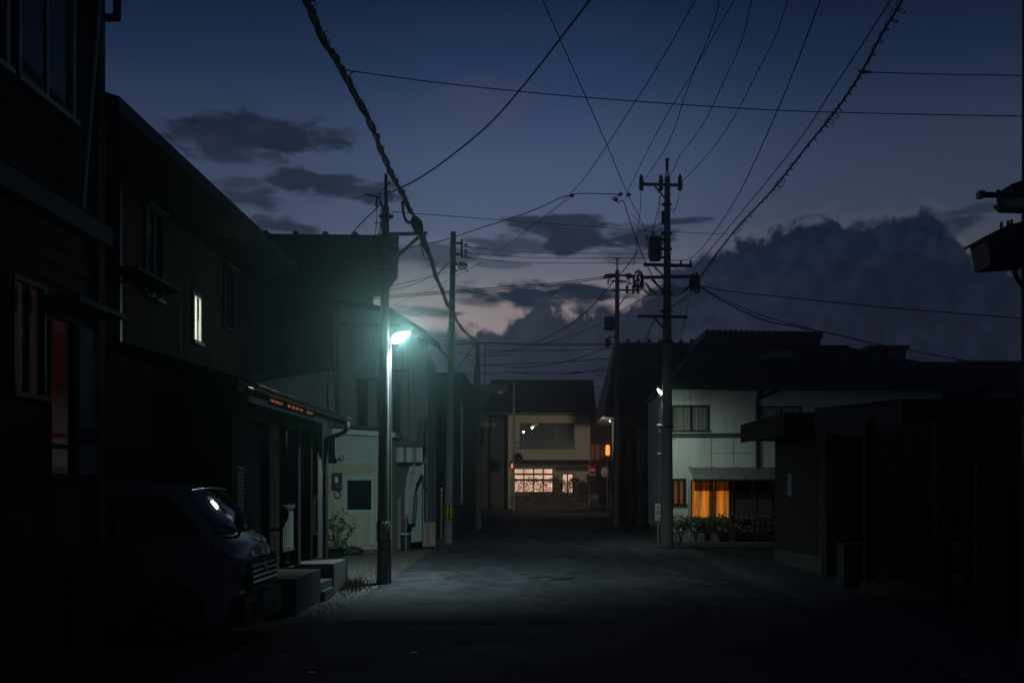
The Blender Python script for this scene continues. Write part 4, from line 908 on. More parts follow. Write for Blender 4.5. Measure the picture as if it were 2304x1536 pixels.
MB().prism([q0 + Vector((-.22, -.25, 0)), q1 + Vector((-.05, -.3, 0)), q1 + Vector((.1, .1, 0)), q0 + Vector((.1, .1, 0))], (0, 0, .19)).build('footing', m_footing, hN)
MB().box(X(1895, 17.6), X(1948, 17.6), 17.5, 17.9, .02, .75).box(X(1900, 17.6), X(1944, 17.6), 17.47, 17.498, .1, .62).build('white_cabinet', m_dark_wall, hN)
hP = thing('panel_fence', 'pale weathered board panel standing at the right edge', 'fence', (X(2250, 12.4), 12.4, 0))
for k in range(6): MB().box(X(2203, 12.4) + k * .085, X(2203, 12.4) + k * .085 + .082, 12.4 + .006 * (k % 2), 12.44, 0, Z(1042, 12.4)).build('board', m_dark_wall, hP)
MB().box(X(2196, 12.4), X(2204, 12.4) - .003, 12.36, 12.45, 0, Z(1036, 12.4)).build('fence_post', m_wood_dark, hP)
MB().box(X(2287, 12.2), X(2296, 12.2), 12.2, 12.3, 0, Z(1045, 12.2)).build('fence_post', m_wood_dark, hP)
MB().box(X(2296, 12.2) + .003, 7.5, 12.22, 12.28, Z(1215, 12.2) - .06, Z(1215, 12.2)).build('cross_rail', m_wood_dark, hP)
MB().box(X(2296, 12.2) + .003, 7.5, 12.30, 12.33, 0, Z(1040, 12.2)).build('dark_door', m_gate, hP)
# ------------------------------------------------------------------ utility poles
def pole_base(t, x, y, ztop, r0, r1, split=None, lean=0.0, sh=.0):
    if split: MB().cyl((x, y, -.1), (x + lean * split / ztop, y, split), r0, 18, r1).build('lower_shaft', m_concrete, t); MB().cyl((x + lean * split / ztop, y, split), (x + lean, y, ztop), r1 * .62, 14, r1 * .5).build('upper_shaft', m_concrete, t)
    else: MB().cyl((x, y, -.1), (x + lean, y, ztop), r0, 18, r1).build('shaft', m_concrete, t)
def steps(t, x, y, r, z0, z1, dz=.45):
    first = {}
    k = 0; z = z0
    while z < z1:
        sgn = 1 if k % 2 else -1
        if sgn not in first: first[sgn] = (MB().cyl((x + sgn * r * .8, y, z), (x + sgn * (r + .13), y, z), .009, 6).build('step_bolt', m_steel, t), z)
        else: share(first[sgn][0], (0, 0, z - first[sgn][1]))
        z += dz; k += 1
def collar(t, x, y, z, r, ears=.06):
    MB().lathe([(r, -.03), (r + .02, -.03), (r + .02, .03), (r, .03)], (x, y, z), n=14).box(x - r - ears, x - r, y - .02, y + .02, z - .03, z + .03).box(x + r, x + r + ears, y - .02, y + .02, z - .03, z + .03).build('collar', m_dark_steel, t)
def band(t, x, y, z0, z1, r, xl=0):
    MB().lathe([(r + .002, z0), (r + .008, z0), (r + .008, z1), (r + .002, z1)], (x, y, 0), n=20).build('black_band', m_black, t)
    for k in range(8):
        a = 2 * math.pi * (k + .5) / 8 + .2; d = .18
        pts = [(x + (r + .014) * math.cos(q), y + (r + .014) * math.sin(q)) for q in (a - d, a - d / 2, a, a + d / 2, a + d)]
        m = MB()
        for i in range(4): m.quad((*pts[i], z0 + .03), (*pts[i + 1], z0 + .03), (*pts[i + 1], z1 - .03), (*pts[i], z1 - .03))
        m.build('yellow_stripe', m_yellow, t)
def insulator(t, p, h=.25, r=.05, name='insulator'):
    prof = [(.012, 0), (r * .6, .02)]
    n = 3
    for k in range(n):
        z = h * (k + .3) / n; prof += [(r, z), (r * .5, z + h * .18)]
    prof += [(r * .35, h), (0, h + .01)]
    return MB().lathe(prof, p, n=8).build(name, m_porcelain, t)

# left pole beside the lamp
y1_ = 18.1; px_ = X(861.5, y1_); s1 = y1_ / F
P1 = thing('utility_pole', 'concrete utility pole with a dark striped band standing beside the lit street lamp', 'utility pole', (px_, y1_, 0), 'utility poles along the street')
zs = Z(465, y1_)
MB().cyl((px_, y1_, -.1), (X(867, y1_), y1_, zs), 14.0 * s1, 20, 7.8 * s1 * 1.1).build('lower_shaft', m_concrete, P1)
xt = X(868.5, y1_)
MB().cyl((xt, y1_, zs - .02), (xt + .0, y1_, Z(392, y1_)), 4.2 * s1, 12, 3.6 * s1).build('upper_shaft', m_dark_steel, P1)
band(P1, X(863.2, y1_), y1_, Z(1217, y1_), Z(1172, y1_), 14.3 * s1)
for py in (487, 531, 606): collar(P1, X(869, y1_), y1_, Z(py, y1_), 9.5 * s1 if py < 600 else 10.5 * s1, .05)
MB().bar(W(874, 527, y1_ - .1), W(961, 525, y1_ - .1), .055).build('cable_arm', m_steel, P1)
MB().bar(W(878, 592, y1_ - .1), W(942, 533, y1_ - .1), .05).build('arm_brace', m_steel, P1)
steps(P1, X(868, y1_), y1_, 10.5 * s1, Z(700, y1_), Z(480, y1_), .4)
MB().bar(W(822, 437, y1_), W(858, 446, y1_), .025).build('service_arm', m_dark_steel, P1)
MB().bar(W(848, 440, y1_), W(847, 465, y1_), .03).build('service_bracket', m_dark_steel, P1)
for (a, b) in ((856, 455), (860, 462), (847, 461), (877, 432), (876, 412)): MB().ball(W(a, b, y1_ - .05), .028, 8, 5).build('insulator', m_porcelain, P1)
MB().tube(spline([W(866, 420, y1_), W(856, 435, y1_), W(853, 452, y1_), W(860, 460, y1_)], 6), .008, 5).build('jumper_wire', m_wire, P1)
for (a, b, c, d) in ((856, 470, 853, 530), (860, 490, 850, 530), (848, 465, 842, 540)): MB().tube(spline([W(a, b, y1_), W((a + c) / 2 + 2, (b + d) / 2, y1_), W(c, d, y1_)], 5), .007, 5).build('drop_wire', m_wire, P1)
MB().cyl((px_ + .03, y1_ - .14, .3), (px_ + .09, y1_ - .115, 3.2), .016, 6).build('conduit', m_steel, P1)

# street lamp on its own slim post
ly = 18.16
lamp = thing('street_lamp', 'slim grey street lamp shining white-green beside the left pole', 'street lamp', (X(877.2, ly), ly, 0), 'street lamps')
lx = lamp.location.x
MB().cyl((lx, ly, -.05), (lx, ly, Z(772, ly)), 3.7 * ly / F, 12, 3.1 * ly / F).build('post', mat('lamp_post_zinc', (.16, .17, .17), .5, .2, 8, .05, metal=.3), lamp)
h0 = W(882, 767, ly); h1 = W(921, 748, ly + .05)
MB().tube(spline([(lx, ly, Z(776, ly)), W(878, 769, ly), W(883, 766, ly)], 5), .03, 8).build('neck', m_steel, lamp)
pts = [h0.lerp(h1, k / 6) for k in range(7)]
MB().tube(pts, [.042, .074, .086, .083, .068, .048, .018], 12).build('lamp_cover', glow('lamp_cover', (.84, 1.0, .90), 40), lamp)
MB().tube([p + Vector((0, .012, .05)) for p in pts], [.03, .05, .058, .056, .048, .034, .014], 10).build('lamp_hood', m_steel, lamp)
def light(name, kind, e, c, loc, par, size=.08, aim=None, cone=120, blend=.8):
    d = bpy.data.lights.new(name, kind); d.energy = e; d.color = c; d.shadow_soft_size = size
    if kind == 'SPOT': d.spot_size = rad(cone); d.spot_blend = blend
    o = bpy.data.objects.new(name, d); COL.objects.link(o); o.parent = par; o.location = Vector(loc) - par.location
    if aim: o.rotation_euler = Vector(aim).to_track_quat('-Z', 'Y').to_euler()
    return o
lm = (h0 + h1) / 2
light('lamp_beam', 'SPOT', 900, (.70, .95, 1.0), lm + Vector((.03, .06, -.13)), lamp, .06, (-.05, .46, -.88), 164, 1.0)
light('lamp_beam', 'SPOT', 220, (.46, 1.0, .92), lm + Vector((.05, -.14, -.02)), lamp, .05, (.135, -.985, -.10), 34, 1.0)  # extra narrow beam towards the camera, added for the halo in the haze

# small lamp high on the right pole
R1y = 29.2; sR = R1y / F
def R(a, b, dy=0.0): return W(a, b, R1y + dy)
P3 = thing('utility_pole', 'tallest utility pole with transformer and several crossarms before the white house', 'utility pole', (X(1500, R1y), R1y, 0), 'utility poles along the street')
xr = X(1500, R1y)
MB().cyl((xr, R1y, -.1), (xr + .02, R1y, Z(398, R1y)), 15 * sR, 22, 6.2 * sR).build('shaft', m_concrete, P3)
MB().bar(R(1497, 408), R(1500, 376), .035).bar(R(1505, 408), R(1502, 376), .035).build('top_fork', m_dark_steel, P3)
MB().cyl(R(1501, 378), R(1501, 360), .045, 8).lathe([(.06, 0), (.07, .04), (.03, .08)], R(1501, 362)).build('top_insulator', m_porcelain, P3)
MB().bar(R(1438, 414, -.1), R(1536, 417, -.1), .075).build('crossarm', m_dark_steel, P3)
MB().bar(R(1474, 420, -.12), R(1497, 447, -.12), .04).build('arm_brace', m_dark_steel, P3)
for (a, b, c) in ((1443, 398, 436), (1487, 400, 442), (1530, 402, 440)):
    q = MB()
    q.lathe([(.02, -.20), (.05, -.16), (.085, -.12), (.05, -.08), (.085, -.03), (.05, .02), (.08, .08), (.05, .13), (.07, .2), (.03, .26), (.02, .30)], R(a, 415, -.16), (.0, 0, 1), 10)
    q.build('insulator', m_porcelain, P3)
for (a, b, c, d) in ((1442, 435, 1436, 505), (1486, 440, 1462, 540), (1484, 440, 1480, 495), (1528, 438, 1514, 480), (1436, 505, 1425, 600), (1420, 480, 1452, 520)):
    MB().tube(spline([R(a, b, -.16), R((a + c) / 2 + 2, (b + d) / 2, -.16), R(c, d, -.16)], 5), .009, 5).build('jumper_wire', m_wire, P3)
MB().tube(spline([R(1462, 521), R(1480, 520), R(1492, 510)], 6), .009, 5).build('jumper_wire', m_wire, P3)
tr = MB().lathe([(0, 0), (.17, 0), (.18, .03), (.18, .62), (.19, .64), (.19, .68), (0, .72)], R(1474, 586, -.1), n=18).build('transformer', m_dark_steel, P3)
for k in range(8):
    a = 2 * math.pi * k / 8; c = R(1474, 586, -.1)
    MB().box(c.x + .2 * math.cos(a) - .012, c.x + .2 * math.cos(a) + .012, c.y + .2 * math.sin(a) - .012, c.y + .2 * math.sin(a) + .012, c.z + .06, c.z + .58).build('cooling_fin', m_dark_steel, tr)
for a in (1455, 1470, 1489): insulator(P3, R(a, 533 if a > 1460 else 541, -.1), .16, .04, 'bushing')
for (b) in (540, 562, 580): MB().box(R(1484, b).x, R(1498, b).x, R1y - .12, R1y - .06, Z(b + 3, R1y), Z(b - 2, R1y)).build('transformer_bracket', m_dark_steel, P3)
MB().box(R(1487, 500).x, R(1496, 500).x, R1y - .2, R1y - .05, Z(506, R1y), Z(478, R1y)).build('cutout_switch', m_dark_steel, P3)
MB().bar(R(1448, 595, -.2), R(1557, 598, -.2), .085).build('crossarm', m_dark_steel, P3)
MB().bar(R(1472, 600, -.2), R(1494, 622, -.2), .04).build('arm_brace', m_dark_steel, P3)
for a in (1532, 1554): insulator(P3, R(a, 594, -.2), .12, .045)
MB().bar(R(1447, 624, -.2), R(1560, 622, -.2), .085).build('crossarm', m_dark_steel, P3)
MB().bar(R(1466, 628, -.2), R(1493, 655, -.2), .05).build('arm_brace', m_dark_steel, P3)
MB().bar(R(1434, 711, -.2), R(1546, 713, -.2), .08).build('crossarm', m_dark_steel, P3)
MB().bar(R(1473, 716, -.2), R(1494, 740, -.2), .05).build('arm_brace', m_dark_steel, P3)
random.seed(11)
for (cx_, cy_, nm) in ((1437, 632, 14), (1564, 637, 18)):                   # tangled coils at the arm ends
    for k in range(nm):
        r = random.uniform(6, 15); a0 = random.uniform(0, 6.3); ox = random.uniform(-5, 5); oy = random.uniform(-9, 9)
        pts = [R(cx_ + ox + r * .65 * math.cos(a0 + q * .7), cy_ + oy + r * 1.3 * math.sin(a0 + q * .7), -.2 + random.uniform(-.06, .06)) for q in range(8)]
        MB().tube(spline(pts, 4), random.choice((.012, .018, .025)), 5).build('cable_coil', m_wire, P3)
for k in range(6): MB().tube(spline([R(1440 + k * 3, 636, -.2), R(1452 + k * 5, 655 + (k % 3) * 5, -.2), R(1494, 640 + k * 4, -.15)], 6), .012, 5).build('jumper_wire', m_wire, P3)
for k in range(5): MB().tube(spline([R(1560, 640, -.2), R(1535, 648 + k * 3, -.2), R(1506, 640 + k * 6, -.15)], 6), .012, 5).build('jumper_wire', m_wire, P3)
steps(P3, xr, R1y, 11 * sR, Z(1020, R1y), Z(460, R1y), .42)
for py in (460, 525, 560, 660, 700, 770, 960): collar(P3, xr, R1y, Z(py, R1y), (7 + (py - 400) / 100) * sR, .05)
MB().tube(spline([R(1508, 760, -.1), R(1514, 772, -.1), R(1512, 790, -.1)], 6), .012, 5).build('jumper_wire', m_wire, P3)
lp = thing('street_lamp', 'small white street lamp clamped to the tallest pole', 'street lamp', R(1486, 880), 'street lamps')
q0 = R(1490, 887, .05); q1 = R(1479, 874, .10)
MB().tube([q0.lerp(q1, k / 4) for k in range(5)], [.02, .042, .045, .035, .012], 10).build('lamp_cover', glow('lamp_cover_small', (1.0, .88, .72), 12), lp)
MB().tube(spline([R(1497, 893, .05), R(1493, 891, .05), q0], 5), .025, 8).build('lamp_arm', m_steel, lp)
light('pole_lamp_beam', 'SPOT', 150, (.76, 1.0, .88), (q0 + q1) / 2 + Vector((0, .10, -.12)), lp, .05, (-.12, .46, -.84), 168, .9)
bx_ = thing('sign_board', 'narrow white vertical shop sign low at the foot of the tallest pole', 'sign', (X(1481, 30.5), 30.5, 0))
MB().box(X(1474, 30.5), X(1488, 30.5), 30.5, 30.6, Z(1171, 30.5), Z(1133, 30.5)).build('sign_panel', m_white_frame, bx_)
MB().cyl((X(1481, 30.5), 30.55, 0), (X(1481, 30.5), 30.55, Z(1171, 30.5)), .03, 8).build('sign_post', m_steel, bx_)
lettering('lettering', 'うたし', bx_, m_ink, (X(1481, 30.5), 30.49, Z(1152, 30.5)), .15, vertical=True)

# middle left pole
Y2 = 30.5; s2 = Y2 / F
P2 = thing('utility_pole', 'plain concrete utility pole with a yellow-striped band beyond the lamp', 'utility pole', (X(1009, Y2), Y2, 0), 'utility poles along the street')
MB().cyl((X(1008, Y2), Y2, -.1), (X(1020, Y2), Y2, Z(522, Y2)), 9.5 * s2, 18, 6.0 * s2).build('shaft', m_concrete, P2)
band(P2, X(1009.8, Y2), Y2, Z(1167, Y2), Z(1134, Y2), 9.2 * s2)
for (a, b) in ((547, 1040), (572, 1040)): MB().bar(W(1012, a, Y2), W(b, a, Y2), .06).build('side_arm', m_dark_steel, P2)
MB().bar(W(1039, 538, Y2), W(1039, 580, Y2), .06).build('rack', m_dark_steel, P2)
for k, b in enumerate((554, 567, 578)): insulator(P2, W(1048, b, Y2), .09, .05); MB().bar(W(1040, b, Y2), W(1060, b + 2, Y2), .02).build('insulator_pin', m_dark_steel, P2)
MB().bar(W(1012, 594, Y2), W(1052, 596, Y2), .05).build('side_arm', m_dark_steel, P2)
for k in range(9):
    a = 1028 + random.uniform(-12, 22); b = 600 + random.uniform(-6, 10)
    MB().tube(spline([W(a + 6 * math.cos(q), b + 8 * math.sin(q * 1.1 + k), Y2 - .1) for q in range(6)], 4), .013, 5).build('cable_coil', m_wire, P2)
MB().tube(spline([W(1012, 588, Y2), W(1000, 600, Y2 - .1), W(990, 612, Y2 - .1), W(984, 622, Y2 - .1)], 5), .015, 5).build('jumper_wire', m_wire, P2)
steps(P2, X(1014, Y2), Y2, 7 * s2, Z(820, Y2), Z(640, Y2), .40)

# right far pole
Y4 = 47.0; s4 = Y4 / F
P4 = thing('utility_pole', 'farther right utility pole with a hanging transformer above the hipped roof', 'utility pole', (X(1385, Y4), 43.5, 0), 'utility poles along the street')
Y4 = 43.5; s4 = Y4 / F
P4.location = (X(1386, Y4), Y4, 0)
MB().cyl((X(1386, Y4), Y4, -.1), (X(1389, Y4), Y4, Z(608, Y4)), 8 * s4, 16, 4.6 * s4).build('shaft', m_concrete, P4)
MB().bar(W(1387, 610, Y4), W(1388.3, 594, Y4), .03).bar(W(1390.5, 610, Y4), W(1389, 594, Y4), .03).bar(W(1388.6, 595, Y4), W(1388.6, 580, Y4), .06).bar(W(1381, 581, Y4), W(1396, 581, Y4), .05).build('top_fork', m_dark_steel, P4)
for (a, b, y) in ((1360, 1425, 619), (1375, 1438, 652), (1376, 1408, 632)): MB().bar(W(a, y, Y4 - .1), W(b, y + 1, Y4 - .1), .075).build('crossarm', m_dark_steel, P4)
MB().prism([W(1357, 624, Y4 - .2), W(1366, 616, Y4 - .2), W(1386, 615, Y4 - .2), W(1386, 622, Y4 - .2), W(1372, 624, Y4 - .2)], (0, .25, 0)).build('cable_closure', m_black, P4)
MB().tube([W(1404, 619, Y4 - .2), W(1416, 621, Y4 - .2), W(1427, 622, Y4 - .2)], [.05, .13, .03], 8).build('cable_closure', m_black, P4)
for a in (1411, 1425, 1436):
    MB().lathe([(.02, -.18), (.07, -.12), (.04, -.06), (.09, 0), (.04, .06), (.09, .12), (.03, .2)], W(a, 652, Y4 - .12), n=8).build('insulator', m_porcelain, P4)
MB().bar(W(1411, 664, Y4), W(1390, 690, Y4), .04).build('arm_brace', m_dark_steel, P4)
MB().lathe([(0, 0), (.21, .03), (.23, .06), (.23, .55), (.18, .6), (0, .62)], W(1371, 744, Y4 - .2), n=14).build('transformer', m_dark_steel, P4)
MB().ball(W(1368, 771, Y4 - .2), (.14, .14, .22)).build('switch_can', m_dark_steel, P4)
for b in (722, 758): MB().bar(W(1368, b, Y4 - .1), W(1386, b, Y4 - .1), .05).build('transformer_bracket', m_dark_steel, P4)
for k in range(10):
    a = random.uniform(1368, 1436); MB().tube(spline([W(a, 622, Y4 - .1), W(a + random.uniform(-8, 12), 640, Y4 - .15), W(a + random.uniform(-14, 14), 626 + random.uniform(0, 10), Y4 - .1)], 5), .012, 5).build('jumper_wire', m_wire, P4)
steps(P4, X(1387, Y4), Y4, 6 * s4, Z(900, Y4), Z(660, Y4), .42)

# far left pole
Y5 = 41.0
P5 = thing('utility_pole', 'short far utility pole with low crossing wires above the dark left houses', 'utility pole', (X(1075, Y5), Y5 - .0, 0), 'utility poles along the street')
MB().cyl((X(1076, Y5), Y5, -.1), (X(1075, Y5), Y5, Z(768, Y5)), .14, 14, .085).build('shaft', m_concrete, P5)
MB().cyl(W(1075, 770, Y5), W(1075, 746, Y5), .022, 6).build('tip_rod', m_dark_steel, P5)
MB().bar(W(1020, 774, Y5), W(1122, 771, Y5), .05).build('crossarm', m_dark_steel, P5)
MB().bar(W(1069, 776, Y5), W(1022, 836, Y5), .035).build('stay_brace', m_dark_steel, P5)
MB().tube(spline([W(1069, 778, Y5), W(1052, 788, Y5), W(1050, 805, Y5), W(1062, 811, Y5), W(1072, 802, Y5)], 6), .015, 5).build('cable_coil', m_wire, P5)
MB().tube(spline([W(1079, 850, Y5), W(1081, 885, Y5), W(1086, 893, Y5), W(1090, 870, Y5), W(1091, 770, Y5)], 6), .018, 5).build('cable_coil', m_wire, P5)
MB().tube([W(1068, 870, Y5), W(1069, 820, Y5)], .03, 6).build('conduit', m_dark_steel, P5)

# right-edge pole with its equipment
Y6 = 9.5; s6 = Y6 / F
P6 = thing('utility_pole', 'utility pole at the right edge with a dark equipment box', 'utility pole', (X(2318, Y6), Y6, 0), 'utility poles along the street')
MB().cyl((X(2320, Y6), Y6, -.1), (X(2320, Y6), Y6, 7.5), 22 * s6, 18, 18 * s6).build('shaft', m_concrete, P6)
MB().bar(W(2204, 438, Y6), W(2300, 440, Y6), .045).build('side_arm', m_dark_steel, P6)
MB().box(X(2200, Y6), X(2213, Y6), Y6 - .04, Y6 + .04, Z(446, Y6), Z(431, Y6)).build('arm_end', m_porcelain, P6)
MB().prism([W(2245, 426, Y6 - .02), W(2250, 426, Y6 - .02), W(2255, 475, Y6 - .02), W(2248, 475, Y6 - .02)], (0, .04, 0)).build('strap', m_dark_steel, P6)
MB().prism([W(2276, 414, Y6 - .1), W(2330, 395, Y6 - .1), W(2330, 440, Y6 - .1), W(2280, 440, Y6 - .1), W(2280, 420, Y6 - .1)], (0, .25, 0)).build('upper_box', m_dark_steel, P6)
MB().prism([W(2255, 452, Y6 - .1), W(2290, 443, Y6 - .1), W(2330, 443, Y6 - .1), W(2330, 468, Y6 - .1), W(2268, 466, Y6 - .1)], (0, .2, 0)).build('lamp_bowl', m_lens, P6)
MB().prism([W(2219, 536, Y6 - .15), W(2268, 512, Y6 - .15), W(2330, 495, Y6 - .15), W(2330, 590, Y6 - .15), W(2230, 596, Y6 - .15)], (0, .35, 0)).build('equipment_box', m_dark_steel, P6)
MB().prism([W(2213, 533, Y6 - .2), W(2268, 506, Y6 - .2), W(2330, 490, Y6 - .2), W(2330, 496, Y6 - .2), W(2268, 513, Y6 - .2), W(2215, 538, Y6 - .2)], (0, .45, 0)).build('box_lid', m_dark_steel, P6)
for a in (2253, 2268, 2276): MB().cyl(W(a, 515, Y6), W(a, 500 - (a - 2253) * .25, Y6), .014, 6).build('bushing', m_porcelain, P6)
MB().tube(spline([W(2306, 592, Y6), W(2284, 605, Y6), W(2288, 625, Y6), W(2300, 640, Y6), W(2312, 648, Y6)], 6), .022, 7).build('cable_coil', m_wire, P6)

# ------------------------------------------------------------------ wires
def run_on(a, b, dist):
    d = (b - a).normalized(); d.z *= .25; return b + d * dist
def wire(label, pts, r, name='wire', n=8, group=None, sides=5, m=None):
    pts = [Vector(p) for p in pts]
    def outside(p): return (HY - (p.z - EYE) * F / p.y) < 0 or CX + p.x * F / p.y > 2304      # a wire that leaves the picture runs on
    core = spline(pts, n)
    if outside(pts[0]): core = [run_on(core[1], core[0], 26 if pts[0].y > 15 else 20)] + core
    if outside(pts[-1]): core = core + [run_on(core[-2], core[-1], 26)]
    o = MB().tube(core, r, sides).build(name, m or m_wire); tag(o, label, 'wire', group); return o
# thick lashed bundle overhead on the left
bz = [(655, -110, 7.0), (690, 0, 6.98), (735, 100, 6.93), (778, 172, 6.90), (826, 262, 6.88), (856, 332, 6.85), (882, 392, 6.78), (908, 442, 6.68)]
bp = [Vector((-2.5, 1.5, 7.2))] + [wz(*q) for q in bz] + [W(926, 478, 17.9)]
cb = thing('cable_bundle', 'thick lashed black cable bundle sweeping down from the top left', 'cable', bp[5])
core = [Vector((-2.6, -14, 7.4))] + spline(bp, 26)
random.seed(5)
MB().tube(core, .030, 8).build('main_cable', m_wire, cb)
for j in range(3):
    pts = []
    for i, p in enumerate(core):
        a = i * .23 + j * 2.1 + .8 * math.sin(i * .07 + j); rr = .034 + .010 * math.sin(i * .11 + j * 2)
        pts.append(p + Vector((rr * math.cos(a), 0, rr * math.sin(a))))
    MB().tube(pts, (.016, .012, .020)[j], 6).build('lashed_cable', m_wire, cb)
for i in range(9, len(core) - 4, 7):
    p = core[i]; a0 = random.uniform(-.6, 1.2); r = random.uniform(.016, .026); c = p + Vector((.055 * math.cos(a0), 0, .055 * math.sin(a0)))
    MB().tube([c + Vector((r * math.cos(q), .02 * (q - 3) / 3, r * math.sin(q))) for q in [k * .7 for k in range(9)]], .0045, 4).build('lashing_loop', m_wire, cb)
MB().tube(spline([W(905, 455, 17.7), W(908, 480, 17.9), W(914, 496, 18.0), W(922, 501, 18.0), W(930, 494, 18.0)], 6), .026, 7).build('drip_loop', m_wire, cb)
sl = thing('cable_splice', 'egg-shaped black splice case hanging at the end of the left pole arm', 'cable case', W(938, 525, 18.0))
MB().tube([W(930, 486, 18.0), W(933, 492, 18.0), W(937, 502, 18.0), W(941, 513, 18.0), W(944, 521, 18.0), W(948, 529, 18.0)], [.03, .075, .105, .10, .075, .03], 12).build('case', m_black, sl)
MB().cyl(W(929, 484, 18.0), W(931, 480, 18.0), .03, 8).build('clamp', m_dark_steel, sl)
c2 = [W(950, 526, 18.0), W(960, 556, 19.0), W(972, 592, 20.6), W(984, 628, 22.8), W(998, 662, 25.8), W(1012, 694, 29.0), W(1032, 728, 33), W(1052, 752, 36.8), W(1074, 771, 41)]
cb2 = thing('cable_bundle', 'thick black cable dropping from the splice case to the short far pole', 'cable', c2[4])
core2 = spline(c2, 14); MB().tube(core2, .045, 8).build('main_cable', m_wire, cb2)
MB().tube([p + Vector((.05 * math.cos(i * .25), 0, .05 * math.sin(i * .25))) for i, p in enumerate(core2)], .014, 5).build('lashed_cable', m_wire, cb2)
MB().tube(spline([W(943, 530, 18), W(948, 556, 18), W(954, 578, 18), W(962, 584, 18.3), W(966, 572, 18.6)], 6), .010, 5).build('slack_loop', m_wire, cb2)
MB().tube(spline([W(946, 532, 18), W(952, 555, 18), W(960, 563, 18.4), W(963, 556, 18.6)], 6), .012, 5).build('slack_loop', m_wire, cb2)
# spiral-wrapped cable on the right
sp = [(2120, -190, 7.75), (2030, 0, 7.72), (1985, 75, 7.7), (1938, 163, 7.68), (1880, 250, 7.66), (1815, 330, 7.64), (1740, 425, 7.63), (1640, 535, 7.65)]
sp_ = [wz(*q) for q in sp] + [R(1566, 636, -.2)]
cs = thing('spiral_cable', 'cable wrapped in a loose spiral of wire coming down from the top right', 'cable', sp_[4])
core3 = spline(sp_, 40); core3 = [run_on(core3[1], core3[0], 18)] + core3; MB().tube(core3, .018, 6).build('main_cable', m_wire, cs)
hel = []
L3 = [0.0]
for i in range(1, len(core3)): L3.append(L3[-1] + (core3[i] - core3[i - 1]).length)
tot = L3[-1]; nturn = 130; k = 0
for q in range(nturn * 9):
    d = tot * q / (nturn * 9)
    while k < len(L3) - 2 and L3[k + 1] < d: k += 1
    t = (d - L3[k]) / max(1e-6, L3[k + 1] - L3[k]); p = core3[k].lerp(core3[k + 1], t); a = 2 * math.pi * q / 9 + 1.9 * math.sin(q * .043) + 1.1 * math.sin(q * .117); rr = .62 + .38 * math.sin(q * .061) + .25 * math.sin(q * .17)
    hel.append(p + Vector((.062 * rr * math.cos(a) + .01, 0.05 * math.sin(a), .070 * rr * math.sin(a) - .03 * rr)))
MB().tube(hel, .0065, 4).build('spiral_wrap', m_wire, cs)
gW = 'overhead power lines to the tallest pole'
ZT = 10.75
def top(px, z=ZT, py=-40): return wz(px, py, z)
def drop(a, b, zz): return wz(a, b, zz)
wire('wire bending down from the top edge to the first insulator of the tallest pole', [top(1624), drop(1612, 30, ZT), drop(1590, 95, ZT - .05), drop(1562, 160, ZT - .08), drop(1535, 235, ZT - .1), drop(1515, 295, ZT - .1), drop(1490, 345, ZT - .1), R(1445, 412, -.16)], .010, group=gW)
wire('wire weaving down from the top edge to the middle insulator of the tallest pole', [top(1702), drop(1690, 5, ZT), drop(1668, 95, ZT), drop(1625, 190, ZT), drop(1592, 262, ZT), drop(1560, 312, ZT), drop(1530, 350, ZT), R(1512, 388, -.1), R(1489, 410, -.16)], .010, group=gW)
wire('wire weaving down from the top edge to the last insulator of the tallest pole', [top(1785), drop(1770, 8, ZT), drop(1745, 80, ZT), drop(1700, 170, ZT), drop(1662, 245, ZT), drop(1620, 312, ZT), drop(1572, 370, ZT), R(1532, 412, -.16)], .010, group=gW)
wire('straight wire from the top edge to the middle crossarm of the tallest pole', [wz(1858, -40, 9.2), wz(1845, 2, 9.2), wz(1755, 235, 9.0), wz(1660, 440, 8.7), wz(1590, 545, 8.5), R(1552, 582, -.2), R(1510, 586, -.15)], .011, group=gW)
wire('straight wire left of the spiral cable running to the tallest pole', [wz(2030, -40, 8.0), wz(2003, 2, 8.0), wz(1880, 190, 8.0), wz(1760, 365, 8.0), R(1556, 612, -.2)], .010)
wire('thin wire crossing from the top centre to the knot of red clamps', [wz(1203, -50, 9.6), wz(1222, 3, 9.6), wz(1310, 200, 9.5), wz(1365, 325, 9.4), W(1413, 438, 30.0), W(1455, 520, 29.2)], .010)
wire('thin straight wire from the top edge to the left red clamp', [wz(1590, -42, 9.4), wz(1565, 0, 9.4), wz(1440, 212, 9.3), W(1290, 430, 28.5), W(1180, 520, 35)], .0095)
wire('thin wire beside it passing the red clamps to the far pole', [wz(1680, -45, 10.2), wz(1652, 0, 10.2), wz(1560, 160, 10.1), wz(1480, 295, 10.0), W(1415, 425, 31), W(1408, 450, 33)], .009)
wire('sagging black wire from the top edge to the left pole top', [wz(1350, -35, 8.0), wz(1327, 0, 8.0), wz(1262, 85, 7.85), wz(1180, 190, 7.65), wz(1100, 280, 7.5), wz(1010, 355, 7.3), wz(940, 403, 7.2), W(882, 432, 18.05)], .014)
wire('long thin wire crossing the sky from the left bundle to the right edge', [W(790, 160, 12.3), W(1000, 188, 12.6), W(1300, 218, 13), W(1700, 246, 13.4), W(2000, 256, 13.6), W(2420, 264, 14)], .0068)
MB_ = MB().tube(spline([W(778, 160, 12.25), W(785, 158, 12.25), W(796, 163, 12.3), W(790, 164, 12.3), W(788, 175, 12.3), W(789, 193, 12.3)], 5), .007, 5).build('wire_loop', m_wire); tag(MB_, 'small wire loop tying the long crossing wire to the left bundle', 'wire')
wire('short level wire from the spiral cable to the right edge', [W(1938, 162, 14.2), W(2100, 167, 14.2), W(2420, 172, 14.2)], .0068)
